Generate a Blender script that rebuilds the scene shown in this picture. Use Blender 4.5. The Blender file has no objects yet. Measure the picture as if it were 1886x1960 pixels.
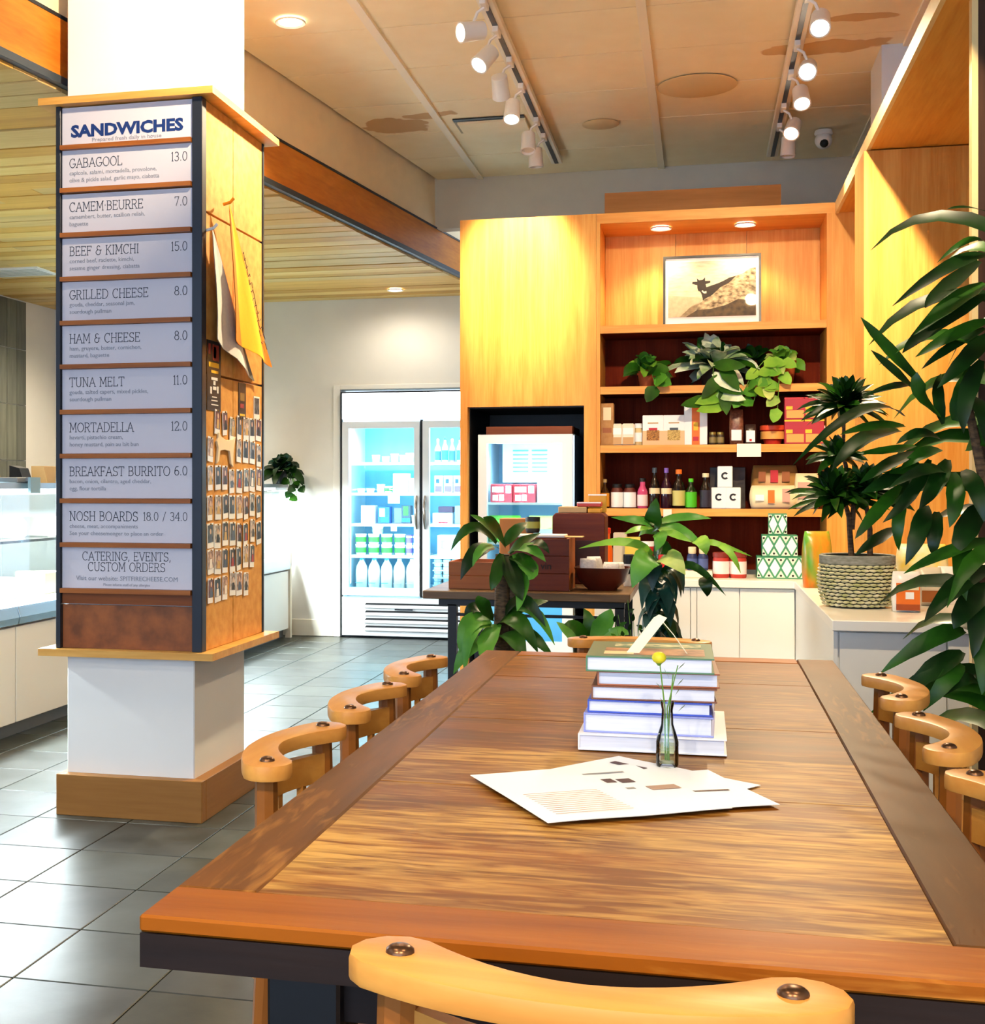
import bpy, bmesh, math, random
from mathutils import Vector, Matrix

sc = bpy.context.scene
col = sc.collection
rnd = random.Random(11)
R = math.radians

# ---------------------------------------------------------------- camera
cam = bpy.data.cameras.new('camera')
cam.sensor_width = 36.0
cam.lens = 2500.0 * 36.0 / 1960.0
cam.shift_x = 203.0 / 1960.0
cam.shift_y = -50.0 / 1960.0
cam.clip_start = 0.05
camo = bpy.data.objects.new('camera', cam)
col.objects.link(camo)
camo.location = (0.0, 0.0, 1.25)
camo.rotation_euler = (R(90), 0, R(13.54))
sc.camera = camo

# ---------------------------------------------------------------- colour management, world
sc.view_settings.view_transform = 'Standard'
sc.view_settings.look = 'None'
sc.view_settings.gamma = 1.0
sc.view_settings.use_curve_mapping = False
sc.view_settings.exposure = 0.78
wd = bpy.data.worlds.new('world')
sc.world = wd
wd.use_nodes = True
wd.node_tree.nodes['Background'].inputs[0].default_value = (0.72, 0.84, 1.0, 1)
wd.node_tree.nodes['Background'].inputs[1].default_value = 1.0
sc.cycles.max_bounces = 6
sc.cycles.diffuse_bounces = 4
sc.cycles.use_adaptive_sampling = True
sc.cycles.adaptive_threshold = 0.08
sc.cycles.adaptive_min_samples = 20
sc.cycles.glossy_bounces = 3
sc.cycles.transmission_bounces = 4
sc.cycles.transparent_max_bounces = 8
sc.cycles.caustics_reflective = False
sc.cycles.caustics_refractive = False
sc.cycles.sample_clamp_indirect = 6.0


def area(name, loc, rot, sx, sy, power, color):
    l = bpy.data.lights.new(name, 'AREA')
    l.shape = 'RECTANGLE'
    l.size, l.size_y = sx, sy
    l.energy = power
    l.color = color
    o = bpy.data.objects.new(name, l)
    o.location = loc
    o.rotation_euler = rot
    col.objects.link(o)
    return o


# daylight coming in through the shop window behind the photographer
area('window_daylight', (-1.2, -3.3, 1.75), (R(90), 0, 0), 7.4, 2.7, 165, (0.50, 0.66, 1.0))


# ---------------------------------------------------------------- helpers: colour, materials
def hx(h, a=1.0):
    h = h.lstrip('#')
    out = []
    for i in (0, 2, 4):
        c = int(h[i:i + 2], 16) / 255.0
        out.append(c / 12.92 if c <= 0.04045 else ((c + 0.055) / 1.055) ** 2.4)
    return (out[0], out[1], out[2], a)


MATS = {}


def M(name, color, rough=0.5, metal=0.0, var=0.0, scale=18.0, bump=0.0, stretch=(1, 1, 1), emit=0.0,
      trans=0.0, coat=0.0, alpha=1.0, color2=None, spec=0.5, ior=1.45, sheen=0.0):
    if name in MATS:
        return MATS[name]
    m = bpy.data.materials.new(name)
    m.use_nodes = True
    nt = m.node_tree
    b = nt.nodes['Principled BSDF']
    c = hx(color) if isinstance(color, str) else color
    b.inputs['Base Color'].default_value = c
    b.inputs['Roughness'].default_value = rough
    b.inputs['Metallic'].default_value = metal
    b.inputs['Specular IOR Level'].default_value = spec
    b.inputs['Transmission Weight'].default_value = trans
    b.inputs['IOR'].default_value = ior
    b.inputs['Coat Weight'].default_value = coat
    b.inputs['Alpha'].default_value = alpha
    if emit:
        b.inputs['Emission Color'].default_value = c
        b.inputs['Emission Strength'].default_value = emit
    if var or bump or color2:
        tc = nt.nodes.new('ShaderNodeTexCoord')
        mp = nt.nodes.new('ShaderNodeMapping')
        mp.inputs['Scale'].default_value = stretch
        ns = nt.nodes.new('ShaderNodeTexNoise')
        ns.inputs['Scale'].default_value = scale
        ns.inputs['Detail'].default_value = 5
        nt.links.new(tc.outputs['Object'], mp.inputs[0])
        nt.links.new(mp.outputs[0], ns.inputs['Vector'])
        if var or color2:
            rp = nt.nodes.new('ShaderNodeValToRGB')
            lo = hx(color2) if color2 else tuple(x * (1 - var) for x in c[:3]) + (1,)
            rp.color_ramp.elements[0].color = lo
            rp.color_ramp.elements[1].color = c
            rp.color_ramp.elements[0].position = 0.33
            rp.color_ramp.elements[1].position = 0.66
            nt.links.new(ns.outputs['Fac'], rp.inputs[0])
            nt.links.new(rp.outputs[0], b.inputs['Base Color'])
        if bump:
            bp = nt.nodes.new('ShaderNodeBump')
            bp.inputs['Strength'].default_value = bump
            bp.inputs['Distance'].default_value = 0.01
            nt.links.new(ns.outputs['Fac'], bp.inputs['Height'])
            nt.links.new(bp.outputs[0], b.inputs['Normal'])
    MATS[name] = m
    return m


def wood(name, dark, light, axis='x', scale=9.0, rough=0.45, fine=70.0, spec=0.25, coat=0.0, tight=0.5):
    """grained wood: stretched noise along the grain axis plus fine pores"""
    if name in MATS:
        return MATS[name]
    m = bpy.data.materials.new(name)
    m.use_nodes = True
    nt = m.node_tree
    b = nt.nodes['Principled BSDF']
    b.inputs['Roughness'].default_value = rough
    b.inputs['Coat Weight'].default_value = coat
    b.inputs['Specular IOR Level'].default_value = spec
    tc = nt.nodes.new('ShaderNodeTexCoord')
    st = {'x': (0.07, 1, 1), 'y': (1, 0.07, 1), 'z': (1, 1, 0.05)}[axis]
    mp = nt.nodes.new('ShaderNodeMapping')
    mp.inputs['Scale'].default_value = st
    nt.links.new(tc.outputs['Object'], mp.inputs[0])
    n1 = nt.nodes.new('ShaderNodeTexNoise')
    n1.inputs['Scale'].default_value = scale
    n1.inputs['Detail'].default_value = 4
    n1.inputs['Distortion'].default_value = 0.6
    n2 = nt.nodes.new('ShaderNodeTexNoise')
    n2.inputs['Scale'].default_value = fine
    n2.inputs['Detail'].default_value = 3
    for n in (n1, n2):
        nt.links.new(mp.outputs[0], n.inputs['Vector'])
    mx = nt.nodes.new('ShaderNodeMix')
    mx.inputs[0].default_value = 0.35
    nt.links.new(n1.outputs['Fac'], mx.inputs[2])
    nt.links.new(n2.outputs['Fac'], mx.inputs[3])
    rp = nt.nodes.new('ShaderNodeValToRGB')
    rp.color_ramp.elements[0].position = 0.5 - tight * 0.28
    rp.color_ramp.elements[1].position = 0.5 + tight * 0.28
    rp.color_ramp.elements[0].color = hx(dark)
    rp.color_ramp.elements[1].color = hx(light)
    nt.links.new(mx.outputs[0], rp.inputs[0])
    nt.links.new(rp.outputs[0], b.inputs['Base Color'])
    bp = nt.nodes.new('ShaderNodeBump')
    bp.inputs['Strength'].default_value = 0.12
    bp.inputs['Distance'].default_value = 0.004
    nt.links.new(n2.outputs['Fac'], bp.inputs['Height'])
    nt.links.new(bp.outputs[0], b.inputs['Normal'])
    MATS[name] = m
    return m


def glass(name, tint=(0.95, 1.0, 1.0, 1), mixv=0.12, rough=0.02):
    """thin clear pane: mostly transparent with a fresnel-free gloss share"""
    if name in MATS:
        return MATS[name]
    m = bpy.data.materials.new(name)
    m.use_nodes = True
    nt = m.node_tree
    nt.nodes.clear()
    out = nt.nodes.new('ShaderNodeOutputMaterial')
    tr = nt.nodes.new('ShaderNodeBsdfTransparent')
    tr.inputs[0].default_value = tint
    gl = nt.nodes.new('ShaderNodeBsdfGlossy')
    gl.inputs['Roughness'].default_value = rough
    fr = nt.nodes.new('ShaderNodeFresnel')
    fr.inputs[0].default_value = 1.45
    mu = nt.nodes.new('ShaderNodeMath')
    mu.operation = 'MULTIPLY'
    mu.inputs[1].default_value = mixv * 8
    mu.use_clamp = True
    mx = nt.nodes.new('ShaderNodeMixShader')
    nt.links.new(fr.outputs[0], mu.inputs[0])
    nt.links.new(mu.outputs[0], mx.inputs[0])
    nt.links.new(tr.outputs[0], mx.inputs[1])
    nt.links.new(gl.outputs[0], mx.inputs[2])
    nt.links.new(mx.outputs[0], out.inputs[0])
    MATS[name] = m
    return m


# ---------------------------------------------------------------- helpers: meshes
class MB:
    def __init__(s):
        s.v, s.f, s.m = [], [], []

    def face(s, idx, m=0):
        s.f.append(tuple(idx))
        s.m.append(m)

    def poly(s, pts, m=0):
        k = len(s.v)
        s.v += [tuple(p) for p in pts]
        s.face(range(k, k + len(pts)), m)
        return s

    def box(s, x0, x1, y0, y1, z0, z1, m=0):
        k = len(s.v)
        s.v += [(x0, y0, z0), (x1, y0, z0), (x1, y1, z0), (x0, y1, z0),
                (x0, y0, z1), (x1, y0, z1), (x1, y1, z1), (x0, y1, z1)]
        for q in ((0, 3, 2, 1), (4, 5, 6, 7), (0, 1, 5, 4), (1, 2, 6, 5), (2, 3, 7, 6), (3, 0, 4, 7)):
            s.face([k + i for i in q], m)
        return s

    def prism(s, pts, z0, z1, m=0, ch=0.0):
        """outline in xy (counter-clockwise) pulled from z0 to z1"""
        n = len(pts)
        cx = sum(p[0] for p in pts) / n
        cy = sum(p[1] for p in pts) / n
        rings = [(z0, 1.0), (z1, 1.0)]
        k = len(s.v)
        for z, _ in rings:
            s.v += [(p[0], p[1], z) for p in pts]
        for i in range(n):
            j = (i + 1) % n
            s.face((k + i, k + j, k + n + j, k + n + i), m)
        s.face([k + i for i in reversed(range(n))], m)
        s.face([k + n + i for i in range(n)], m)
        return s

    def extr(s, pts, vec, m=0):
        """any planar polygon pulled along vec"""
        n = len(pts)
        k = len(s.v)
        s.v += [tuple(p) for p in pts]
        s.v += [(p[0] + vec[0], p[1] + vec[1], p[2] + vec[2]) for p in pts]
        for i in range(n):
            j = (i + 1) % n
            s.face((k + i, k + j, k + n + j, k + n + i), m)
        s.face([k + i for i in reversed(range(n))], m)
        s.face([k + n + i for i in range(n)], m)
        return s

    def lathe(s, prof, n=16, c=(0, 0, 0), m=0, sx=1.0, sy=1.0, cap=True, sq=0.0):
        k = len(s.v)
        for r, z in prof:
            for i in range(n):
                a = 2 * math.pi * i / n
                q = 1.0
                if sq:
                    q = 1.0 / (abs(math.cos(a)) ** sq + abs(math.sin(a)) ** sq) ** (1.0 / sq)
                s.v.append((c[0] + r * q * sx * math.cos(a), c[1] + r * q * sy * math.sin(a), c[2] + z))
        for j in range(len(prof) - 1):
            for i in range(n):
                i2 = (i + 1) % n
                s.face((k + j * n + i, k + j * n + i2, k + (j + 1) * n + i2, k + (j + 1) * n + i), m)
        if cap:
            s.face([k + i for i in reversed(range(n))], m)
            b = k + (len(prof) - 1) * n
            s.face([b + i for i in range(n)], m)
        return s

    def tube(s, pts, rad, n=6, m=0):
        pts = [Vector(p) for p in pts]
        if not isinstance(rad, (list, tuple)):
            rad = [rad] * len(pts)
        k = len(s.v)
        up = Vector((0.13, 0.21, 0.97))
        for i, p in enumerate(pts):
            t = (pts[min(i + 1, len(pts) - 1)] - pts[max(i - 1, 0)])
            t.normalize()
            a = t.cross(up)
            if a.length < 1e-3:
                a = t.cross(Vector((1, 0, 0)))
            a.normalize()
            b = t.cross(a)
            for j in range(n):
                w = 2 * math.pi * j / n
                q = p + a * (rad[i] * math.cos(w)) + b * (rad[i] * math.sin(w))
                s.v.append(tuple(q))
        for i in range(len(pts) - 1):
            for j in range(n):
                j2 = (j + 1) % n
                s.face((k + i * n + j, k + i * n + j2, k + (i + 1) * n + j2, k + (i + 1) * n + j), m)
        s.face([k + j for j in range(n)], m)
        b = k + (len(pts) - 1) * n
        s.face([b + j for j in reversed(range(n))], m)
        return s

    def ball(s, c, r, n=10, h=7, m=0, sx=1, sy=1, sz=1, p=1.0):
        prof = []
        for i in range(h + 1):
            t = -math.pi / 2 + math.pi * i / h
            cz = math.copysign(abs(math.sin(t)) ** p, math.sin(t))
            prof.append((max(r * abs(math.cos(t)) ** p, 1e-4), r * sz * cz))
        return s.lathe(prof, n, c, m, sx, sy)

    def mesh(s, name, mats, org=(0, 0, 0), smooth=False, bev=0.0, seg=1):
        me = bpy.data.meshes.new(name)
        v = s.v if org == (0, 0, 0) else [(a - org[0], b - org[1], c - org[2]) for a, b, c in s.v]
        me.from_pydata(v, [], s.f)
        if not isinstance(mats, (list, tuple)):
            mats = [mats]
        for mt in mats:
            me.materials.append(mt)
        if len(mats) > 1:
            me.polygons.foreach_set('material_index', s.m)
        bm = bmesh.new()
        bm.from_mesh(me)
        bmesh.ops.recalc_face_normals(bm, faces=bm.faces)
        if bev:
            ed = [e for e in bm.edges if len(e.link_faces) == 2 and e.calc_face_angle(0) > 0.6]
            bmesh.ops.bevel(bm, geom=ed, offset=bev, segments=seg, profile=0.6, affect='EDGES', clamp_overlap=True)
        bm.to_mesh(me)
        bm.free()
        if smooth:
            me.polygons.foreach_set('use_smooth', [True] * len(me.polygons))
            if smooth != 'all':
                me.set_sharp_from_angle(angle=R(42))
        me.update()
        return me

    def build(s, name, mats, parent=None, org=None, smooth=False, bev=0.0, seg=1):
        """one mesh object; org = where its parent (or itself) stands when verts are in world space"""
        if org is None:
            org = (0, 0, 0)
        o = bpy.data.objects.new(name, s.mesh(name, mats, tuple(org), smooth, bev, seg))
        col.objects.link(o)
        if parent is not None:
            o.parent = parent
        else:
            o.location = org
        return o


def tag(o, label, cat, group=None):
    o['label'] = label
    o['category'] = cat
    if group:
        o['group'] = group
    return o


def thing(name, label, cat, loc=(0, 0, 0), rz=0.0, group=None):
    o = bpy.data.objects.new(name, None)
    o.empty_display_size = 0.05
    col.objects.link(o)
    o.location = loc
    o.rotation_euler = (0, 0, rz)
    return tag(o, label, cat, group)


def put(name, me, parent=None, loc=(0, 0, 0), rot=(0, 0, 0), scale=(1, 1, 1)):
    o = bpy.data.objects.new(name, me)
    col.objects.link(o)
    o.location, o.rotation_euler, o.scale = loc, rot, scale
    if parent is not None:
        o.parent = parent
    return o


def struct(o):
    o['kind'] = 'structure'
    return o


def group_root(name):
    o = bpy.data.objects.new(name, None)
    o.empty_display_size = 0.05
    col.objects.link(o)
    return struct(o)


def copy_tree(o, parent=None):
    c = o.copy()
    col.objects.link(c)
    c.parent = parent
    for ch in list(o.children):
        copy_tree(ch, c)
    return c


def spot(name, loc, target, power, angle, color, blend=0.6, size=0.04, parent=None):
    l = bpy.data.lights.new(name, 'SPOT')
    l.energy = power
    l.spot_size = R(angle)
    l.spot_blend = blend
    l.color = color
    l.shadow_soft_size = size
    o = bpy.data.objects.new(name, l)
    o.location = loc
    d = Vector(target) - Vector(loc)
    o.rotation_euler = d.to_track_quat('-Z', 'Y').to_euler()
    col.objects.link(o)
    return o


# ---------------------------------------------------------------- helpers: writing
def text_mesh(body, size, mat, align='LEFT', space=1.0, bold=0.0, depth=0.0006, sx=1.0):
    """standing lettering, read from the -Y side; origin at the baseline"""
    cu = bpy.data.curves.new('lettering', 'FONT')
    cu.body = body
    cu.size = size
    cu.align_x = align
    cu.space_character = space
    cu.extrude = depth
    cu.offset = bold
    cu.resolution_u = 2
    ob = bpy.data.objects.new('lettering', cu)
    col.objects.link(ob)
    dg = bpy.context.evaluated_depsgraph_get()
    me = bpy.data.meshes.new_from_object(ob.evaluated_get(dg))
    bpy.data.objects.remove(ob)
    me.materials.clear()
    me.materials.append(mat)
    me.transform(Matrix.Rotation(R(90), 4, 'X') @ Matrix.Diagonal((sx, 1, 1, 1)))
    return me


# thin slab-serif capitals drawn as strokes on a grid 4 wide, 6 high ; 's' marks serif ends
def _arc(cx, cy, rx, ry, a0, a1, n=10):
    return [(cx + rx * math.cos(R(a0 + (a1 - a0) * i / n)), cy + ry * math.sin(R(a0 + (a1 - a0) * i / n))) for i in range(n + 1)]


SF = {
    'A': (4.6, [[(0.3, 0), (2.3, 6), (4.3, 0)], [(1.1, 2.2), (3.5, 2.2)]], [(0.3, 0), (4.3, 0)]),
    'B': (4.0, [[(0.6, 0), (0.6, 6)], [(0.2, 6), (2, 6)] + _arc(2, 4.6, 1.3, 1.4, 90, -90, 8) + [(0.6, 3.2)], [(2, 3.2)] + _arc(2, 1.6, 1.6, 1.6, 90, -90, 8) + [(0.2, 0)]], []),
    'C': (4.4, [_arc(2.4, 3, 2.1, 3, 50, 310, 16), [(3.75, 6), (3.75, 4.6)]], []),
    'D': (4.6, [[(0.6, 0), (0.6, 6)], [(0.2, 6), (2, 6)] + _arc(2, 3, 2.2, 3, 90, -90, 12) + [(0.2, 0)]], []),
    'E': (3.8, [[(0.6, 0), (0.6, 6)], [(0.2, 6), (3.3, 6), (3.3, 5)], [(0.6, 3.1), (2.5, 3.1)], [(2.5, 2.6), (2.5, 3.6)], [(0.2, 0), (3.4, 0), (3.4, 1)]], []),
    'F': (3.6, [[(0.6, 0), (0.6, 6)], [(0.2, 6), (3.3, 6), (3.3, 5)], [(0.6, 3.1), (2.5, 3.1)], [(2.5, 2.6), (2.5, 3.6)]], [(0.6, 0)]),
    'G': (4.7, [_arc(2.4, 3, 2.1, 3, 50, 345, 18), [(3.75, 6), (3.75, 4.6)], [(2.6, 2.5), (4.7, 2.5)]], []),
    'H': (4.5, [[(0.7, 0), (0.7, 6)], [(3.8, 0), (3.8, 6)], [(0.7, 3.1), (3.8, 3.1)]], [(0.7, 0), (0.7, 6), (3.8, 0), (3.8, 6)]),
    'I': (1.8, [[(0.9, 0), (0.9, 6)]], [(0.9, 0), (0.9, 6)]),
    'K': (4.3, [[(0.7, 0), (0.7, 6)], [(3.6, 6), (0.7, 2.6)], [(1.6, 3.6), (3.8, 0)]], [(0.7, 0), (0.7, 6), (3.6, 6), (3.8, 0)]),
    'L': (3.6, [[(0.6, 0), (0.6, 6)], [(0.2, 0), (3.3, 0), (3.3, 1.2)]], [(0.6, 6)]),
    'M': (5.4, [[(0.7, 0), (0.9, 6), (2.7, 1.5), (4.5, 6), (4.7, 0)]], [(0.7, 0), (4.7, 0), (0.6, 6), (4.8, 6)]),
    'N': (4.7, [[(0.8, 0), (0.8, 6), (3.9, 0), (3.9, 6)]], [(0.8, 0), (0.6, 6), (3.9, 6)]),
    'O': (4.9, [_arc(2.45, 3, 2.15, 3, 0, 360, 20)], []),
    'R': (4.2, [[(0.6, 0), (0.6, 6)], [(0.2, 6), (2, 6)] + _arc(2, 4.5, 1.4, 1.5, 90, -90, 8) + [(0.6, 3)], [(2, 3), (3.6, 0)]], [(0.6, 0), (3.7, 0)]),
    'S': (3.8, [_arc(1.9, 4.5, 1.45, 1.5, 35, 270, 12) + _arc(1.9, 1.5, 1.55, 1.5, 90, -145, 12), [(3.15, 6), (3.15, 4.9)], [(0.5, 0), (0.5, 1.1)]], []),
    'T': (4.1, [[(2.05, 0), (2.05, 6)], [(0.2, 5), (0.2, 6), (3.9, 6), (3.9, 5)]], [(2.05, 0)]),
    'U': (4.6, [[(0.7, 6), (0.7, 2)] + _arc(2.3, 1.8, 1.6, 1.8, 180, 360, 10) + [(3.9, 6)]], [(0.7, 6), (3.9, 6)]),
    'V': (4.5, [[(0.4, 6), (2.25, 0), (4.1, 6)]], [(0.4, 6), (4.1, 6)]),
    '&': (4.4, [_arc(2.1, 4.6, 1.1, 1.4, 30, 265, 10) + _arc(1.9, 1.6, 1.6, 1.6, 95, 330, 12) + [(3.6, 3)], [(2.6, 3), (4.2, 3)]], []),
    '0': (3.7, [_arc(1.85, 3, 1.5, 3, 0, 360, 18)], []),
    '1': (2.0, [[(0.3, 5.2), (1.0, 6), (1.0, 0)]], [(1.0, 0)]),
    '2': (3.5, [_arc(1.7, 4.4, 1.4, 1.6, 170, -30, 10) + [(0.3, 0), (3.2, 0), (3.2, 0.9)]], []),
    '3': (3.5, [_arc(1.6, 4.5, 1.3, 1.5, 150, -90, 10), _arc(1.6, 1.6, 1.5, 1.6, 90, -150, 10)], []),
    '4': (3.7, [[(2.7, 0), (2.7, 6), (0.2, 1.9), (3.5, 1.9)]], [(2.7, 0)]),
    '5': (3.5, [[(3.0, 6), (0.7, 6), (0.5, 3.3)] + _arc(1.7, 1.9, 1.5, 1.9, 120, -145, 12)], []),
    '6': (3.6, [[(2.9, 5.8)] + _arc(2.0, 2.4, 1.6, 3.4, 100, 185, 6) + _arc(1.8, 1.7, 1.45, 1.7, 180, -180, 16)], []),
    '7': (3.4, [[(0.3, 5.1), (0.3, 6), (3.1, 6), (1.2, 0)]], []),
    '8': (3.6, [_arc(1.8, 4.55, 1.25, 1.4, 0, 360, 14), _arc(1.8, 1.6, 1.5, 1.6, 0, 360, 14)], []),
    '.': (1.5, [[(0.75, 0), (0.75, 0.5)]], []),
    ',': (1.5, [[(0.85, 0.6), (0.5, -0.8)]], []),
    '/': (3.2, [[(0.5, -0.5), (2.7, 6.3)]], []),
    '~': (1.4, [[(0.7, 3.0), (0.7, 3.5)]], []),
    ' ': (2.2, [], []),
}


def slab_width(body, size):
    return sum(SF[c][0] + 0.35 for c in body) * size / 6.0


def slab_text(mb, body, x, z, size, y, wt=0.075, align='L', depth=0.0008):
    """flat strokes facing -Y at plane y ; returns nothing, fills mb"""
    k = size / 6.0
    if align == 'R':
        x -= slab_width(body, size)
    elif align == 'C':
        x -= slab_width(body, size) / 2
    h = wt * size / 2

    def seg(a, b):
        d = Vector((b[0] - a[0], b[1] - a[1]))
        if d.length < 1e-6:
            return
        d.normalize()
        nx, nz = -d.y * h, d.x * h
        ex, ez = d.x * h * 0.7, d.y * h * 0.7
        pts = [(a[0] - nx - ex, y, a[1] - nz - ez), (b[0] - nx + ex, y, b[1] - nz + ez),
               (b[0] + nx + ex, y, b[1] + nz + ez), (a[0] + nx - ex, y, a[1] + nz - ez)]
        mb.poly(pts)

    for c in body:
        w, strokes, ser = SF[c]
        for st in strokes:
            q = [(x + p[0] * k, z + p[1] * k) for p in st]
            for a, b in zip(q, q[1:]):
                seg(a, b)
        for p in ser:
            q = (x + p[0] * k, z + p[1] * k)
            seg((q[0] - 0.55 * k, q[1]), (q[0] + 0.55 * k, q[1]))
        x += (w + 0.35) * k

# ================================================================ THE ROOM
white_wall = M('wall_paint', '#e9e4da', 0.7, var=0.03, scale=6)
cream_ceil = M('ceiling_paint', '#f0e2c6', 0.8, var=0.05, scale=9)
grout = M('grout', '#3c3a33', 0.8)
slate = M('slate_tile', '#434541', 0.36, color2='#292b24', scale=5.0, bump=0.12, spec=0.6)
slate2 = M('slate_tile_light', '#4b4f4a', 0.34, color2='#32352c', scale=4.0, bump=0.12, spec=0.6)
slate3 = M('slate_tile_olive', '#414237', 0.32, color2='#2a2c21', scale=6.0, bump=0.12, spec=0.6)
oak_v = wood('oak_veneer_vertical', '#d98c36', '#eaab54', 'z', 16, 0.42, 120)
oak_x = wood('oak_board_x', '#d98c38', '#ecad56', 'x', 12, 0.42, 90)
oak_y = wood('oak_board_y', '#d98a2e', '#eca84a', 'y', 12, 0.42, 90)
oak_dark = wood('walnut_stained_veneer', '#5e1c08', '#782810', 'z', 16, 0.6, 120, 0.05)
beam_m = wood('fir_beam', '#b05c16', '#dc8e30', 'y', 7, 0.45, 60, tight=0.8)
plank_ms = [wood('pine_plank_%s' % n, a, b, 'x', 9, 0.5, 80, tight=0.9) for n, a, b in
            (('pale', '#d0a250', '#f0cf86'), ('honey', '#c08a38', '#e6b660'), ('greyed', '#bb9656', '#e2c182'), ('brown', '#b07c34', '#daa850'))]
metal_dark = M('dark_metal', '#262a33', 0.4, 0.3)
steel = M('brushed_steel', '#b9bcc0', 0.3, 1.0)
white_lam = M('white_laminate', '#efece4', 0.35)
white_pl = M('white_plastic', '#f2f2f2', 0.35)
black = M('matte_black', '#101012', 0.5)


def beam_x(y):
    """where the slanted beam line runs, seen from above"""
    return -2.459 + (y - 4.254) * (0.718 / 5.295)


# ---- floor : slab with single slate tiles laid on it
fl = struct(MB().box(-6.2, 2.2, -3.4, 10.7, -0.12, -0.006).build('floor', grout))
tile_me = [MB().box(-0.183, 0.183, -0.183, 0.183, -0.006, 0.0).mesh('floor_tile', m, bev=0.002) for m in (slate, slate2, slate3)]
for i in range(-5, 9):
    for j in range(-6, 21):
        x = -1.70 + 0.37 * i + 0.185
        y = 3.006 + 0.37 * j + 0.185
        if y > 10.4 or x > 1.2 or x < -3.45:
            continue
        if x > -0.7 and y > 6.9:
            continue
        if -0.9 > x and y < 2.2:
            continue
        o = put('floor_tile', tile_me[(0, 1, 0, 2, 1, 0)[rnd.randrange(6)]], fl, (x, y, 0))
        o.rotation_euler = (0, 0, R(90) * rnd.randrange(4))

# ---- main ceiling : plaster deck with single lay-in tiles and pale bars
ce = struct(MB().poly([(beam_x(-3.4), -3.4, 3.44), (2.2, -3.4, 3.44), (2.2, 9.2, 3.44), (beam_x(9.2), 9.2, 3.44)]).extr(
    [(beam_x(-3.4), -3.4, 3.44), (2.2, -3.4, 3.44), (2.2, 9.2, 3.44), (beam_x(9.2), 9.2, 3.44)], (0, 0, 0.1)).build('ceiling', M('ceiling_deck', '#8a7658', 0.9)))
stain_spots = [(-1.78, 7.62, 0.22, 0.16), (-1.55, 7.45, 0.16, 0.07), (0.62, 6.75, 0.3, 0.10), (0.75, 6.35, 0.16, 0.05)]


def stained_ceiling():
    m = bpy.data.materials.new('ceiling_tile_paint')
    m.use_nodes = True
    nt = m.node_tree
    b = nt.nodes['Principled BSDF']
    b.inputs['Roughness'].default_value = 0.8
    tc = nt.nodes.new('ShaderNodeTexCoord')
    geo = nt.nodes.new('ShaderNodeNewGeometry')
    ns = nt.nodes.new('ShaderNodeTexNoise')
    ns.inputs['Scale'].default_value = 7
    nt.links.new(geo.outputs['Position'], ns.inputs['Vector'])
    colr = nt.nodes.new('ShaderNodeValToRGB')
    colr.color_ramp.elements[0].color = hx('#f6e2b8')
    colr.color_ramp.elements[1].color = hx('#fff0cc')
    nt.links.new(ns.outputs['Fac'], colr.inputs[0])
    last = colr.outputs[0]
    for cx_, cy_, rx_, ry_ in stain_spots:
        sep = nt.nodes.new('ShaderNodeMapping')
        sep.vector_type = 'POINT'
        sep.inputs['Location'].default_value = (-cx_ / rx_, -cy_ / ry_, 0)
        sep.inputs['Scale'].default_value = (1 / rx_, 1 / ry_, 0)
        nt.links.new(geo.outputs['Position'], sep.inputs[0])
        ln = nt.nodes.new('ShaderNodeVectorMath')
        ln.operation = 'LENGTH'
        nt.links.new(sep.outputs[0], ln.inputs[0])
        ad = nt.nodes.new('ShaderNodeMath')
        ad.operation = 'MULTIPLY_ADD'
        ad.inputs[1].default_value = 1.6
        nt.links.new(ns.outputs['Fac'], ad.inputs[0])
        nt.links.new(ln.outputs['Value'], ad.inputs[2])
        rp = nt.nodes.new('ShaderNodeValToRGB')
        rp.color_ramp.elements[0].position = 0.95
        rp.color_ramp.elements[0].color = (0.75, 0.75, 0.75, 1)
        rp.color_ramp.elements[1].position = 1.0
        rp.color_ramp.elements[1].color = (0, 0, 0, 1)
        mrg = nt.nodes.new('ShaderNodeMath')
        mrg.operation = 'MULTIPLY'
        mrg.inputs[1].default_value = 0.55
        nt.links.new(ad.outputs[0], mrg.inputs[0])
        nt.links.new(mrg.outputs[0], rp.inputs[0])
        mx = nt.nodes.new('ShaderNodeMix')
        mx.data_type = 'RGBA'
        nt.links.new(rp.outputs[0], mx.inputs[0])
        nt.links.new(last, mx.inputs[6])
        mx.inputs[7].default_value = hx('#c08c45')
        last = mx.outputs[2]
    nt.links.new(last, b.inputs['Base Color'])
    return m


ct = stained_ceiling()
XL = [-2.74, -1.50, -0.26, 0.98, 2.2]
yl = [9.03 - 0.61 * k for k in range(10)]
for i in range(4):
    for y1 in yl[:-1]:
        y0 = y1 - 0.61
        x0, x1 = XL[i] + 0.006, XL[i + 1] - 0.006
        a, b_ = y0 + 0.004, y1 - 0.004
        xa, xb = max(x0, beam_x(a) + 0.01), max(x0, beam_x(b_) + 0.01)
        if xa >= x1 and xb >= x1:
            continue
        dz = rnd.uniform(0, 0.004)
        pts = [(xa, a, 3.405 + dz), (x1, a, 3.405 + dz), (x1, b_, 3.405 + dz), (min(xb, x1), b_, 3.405 + dz)]
        MB().extr(pts, (0, 0, 0.02)).build('ceiling_tile', ct, ce, bev=0.001)
bar = M('ceiling_bar_paint', '#f6e9cf', 0.6)
for x in (-1.50, -0.26, 0.98):
    MB().box(x - 0.022, x + 0.022, 3.5, 9.03, 3.392, 3.42).build('ceiling_bar', bar, ce)

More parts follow.
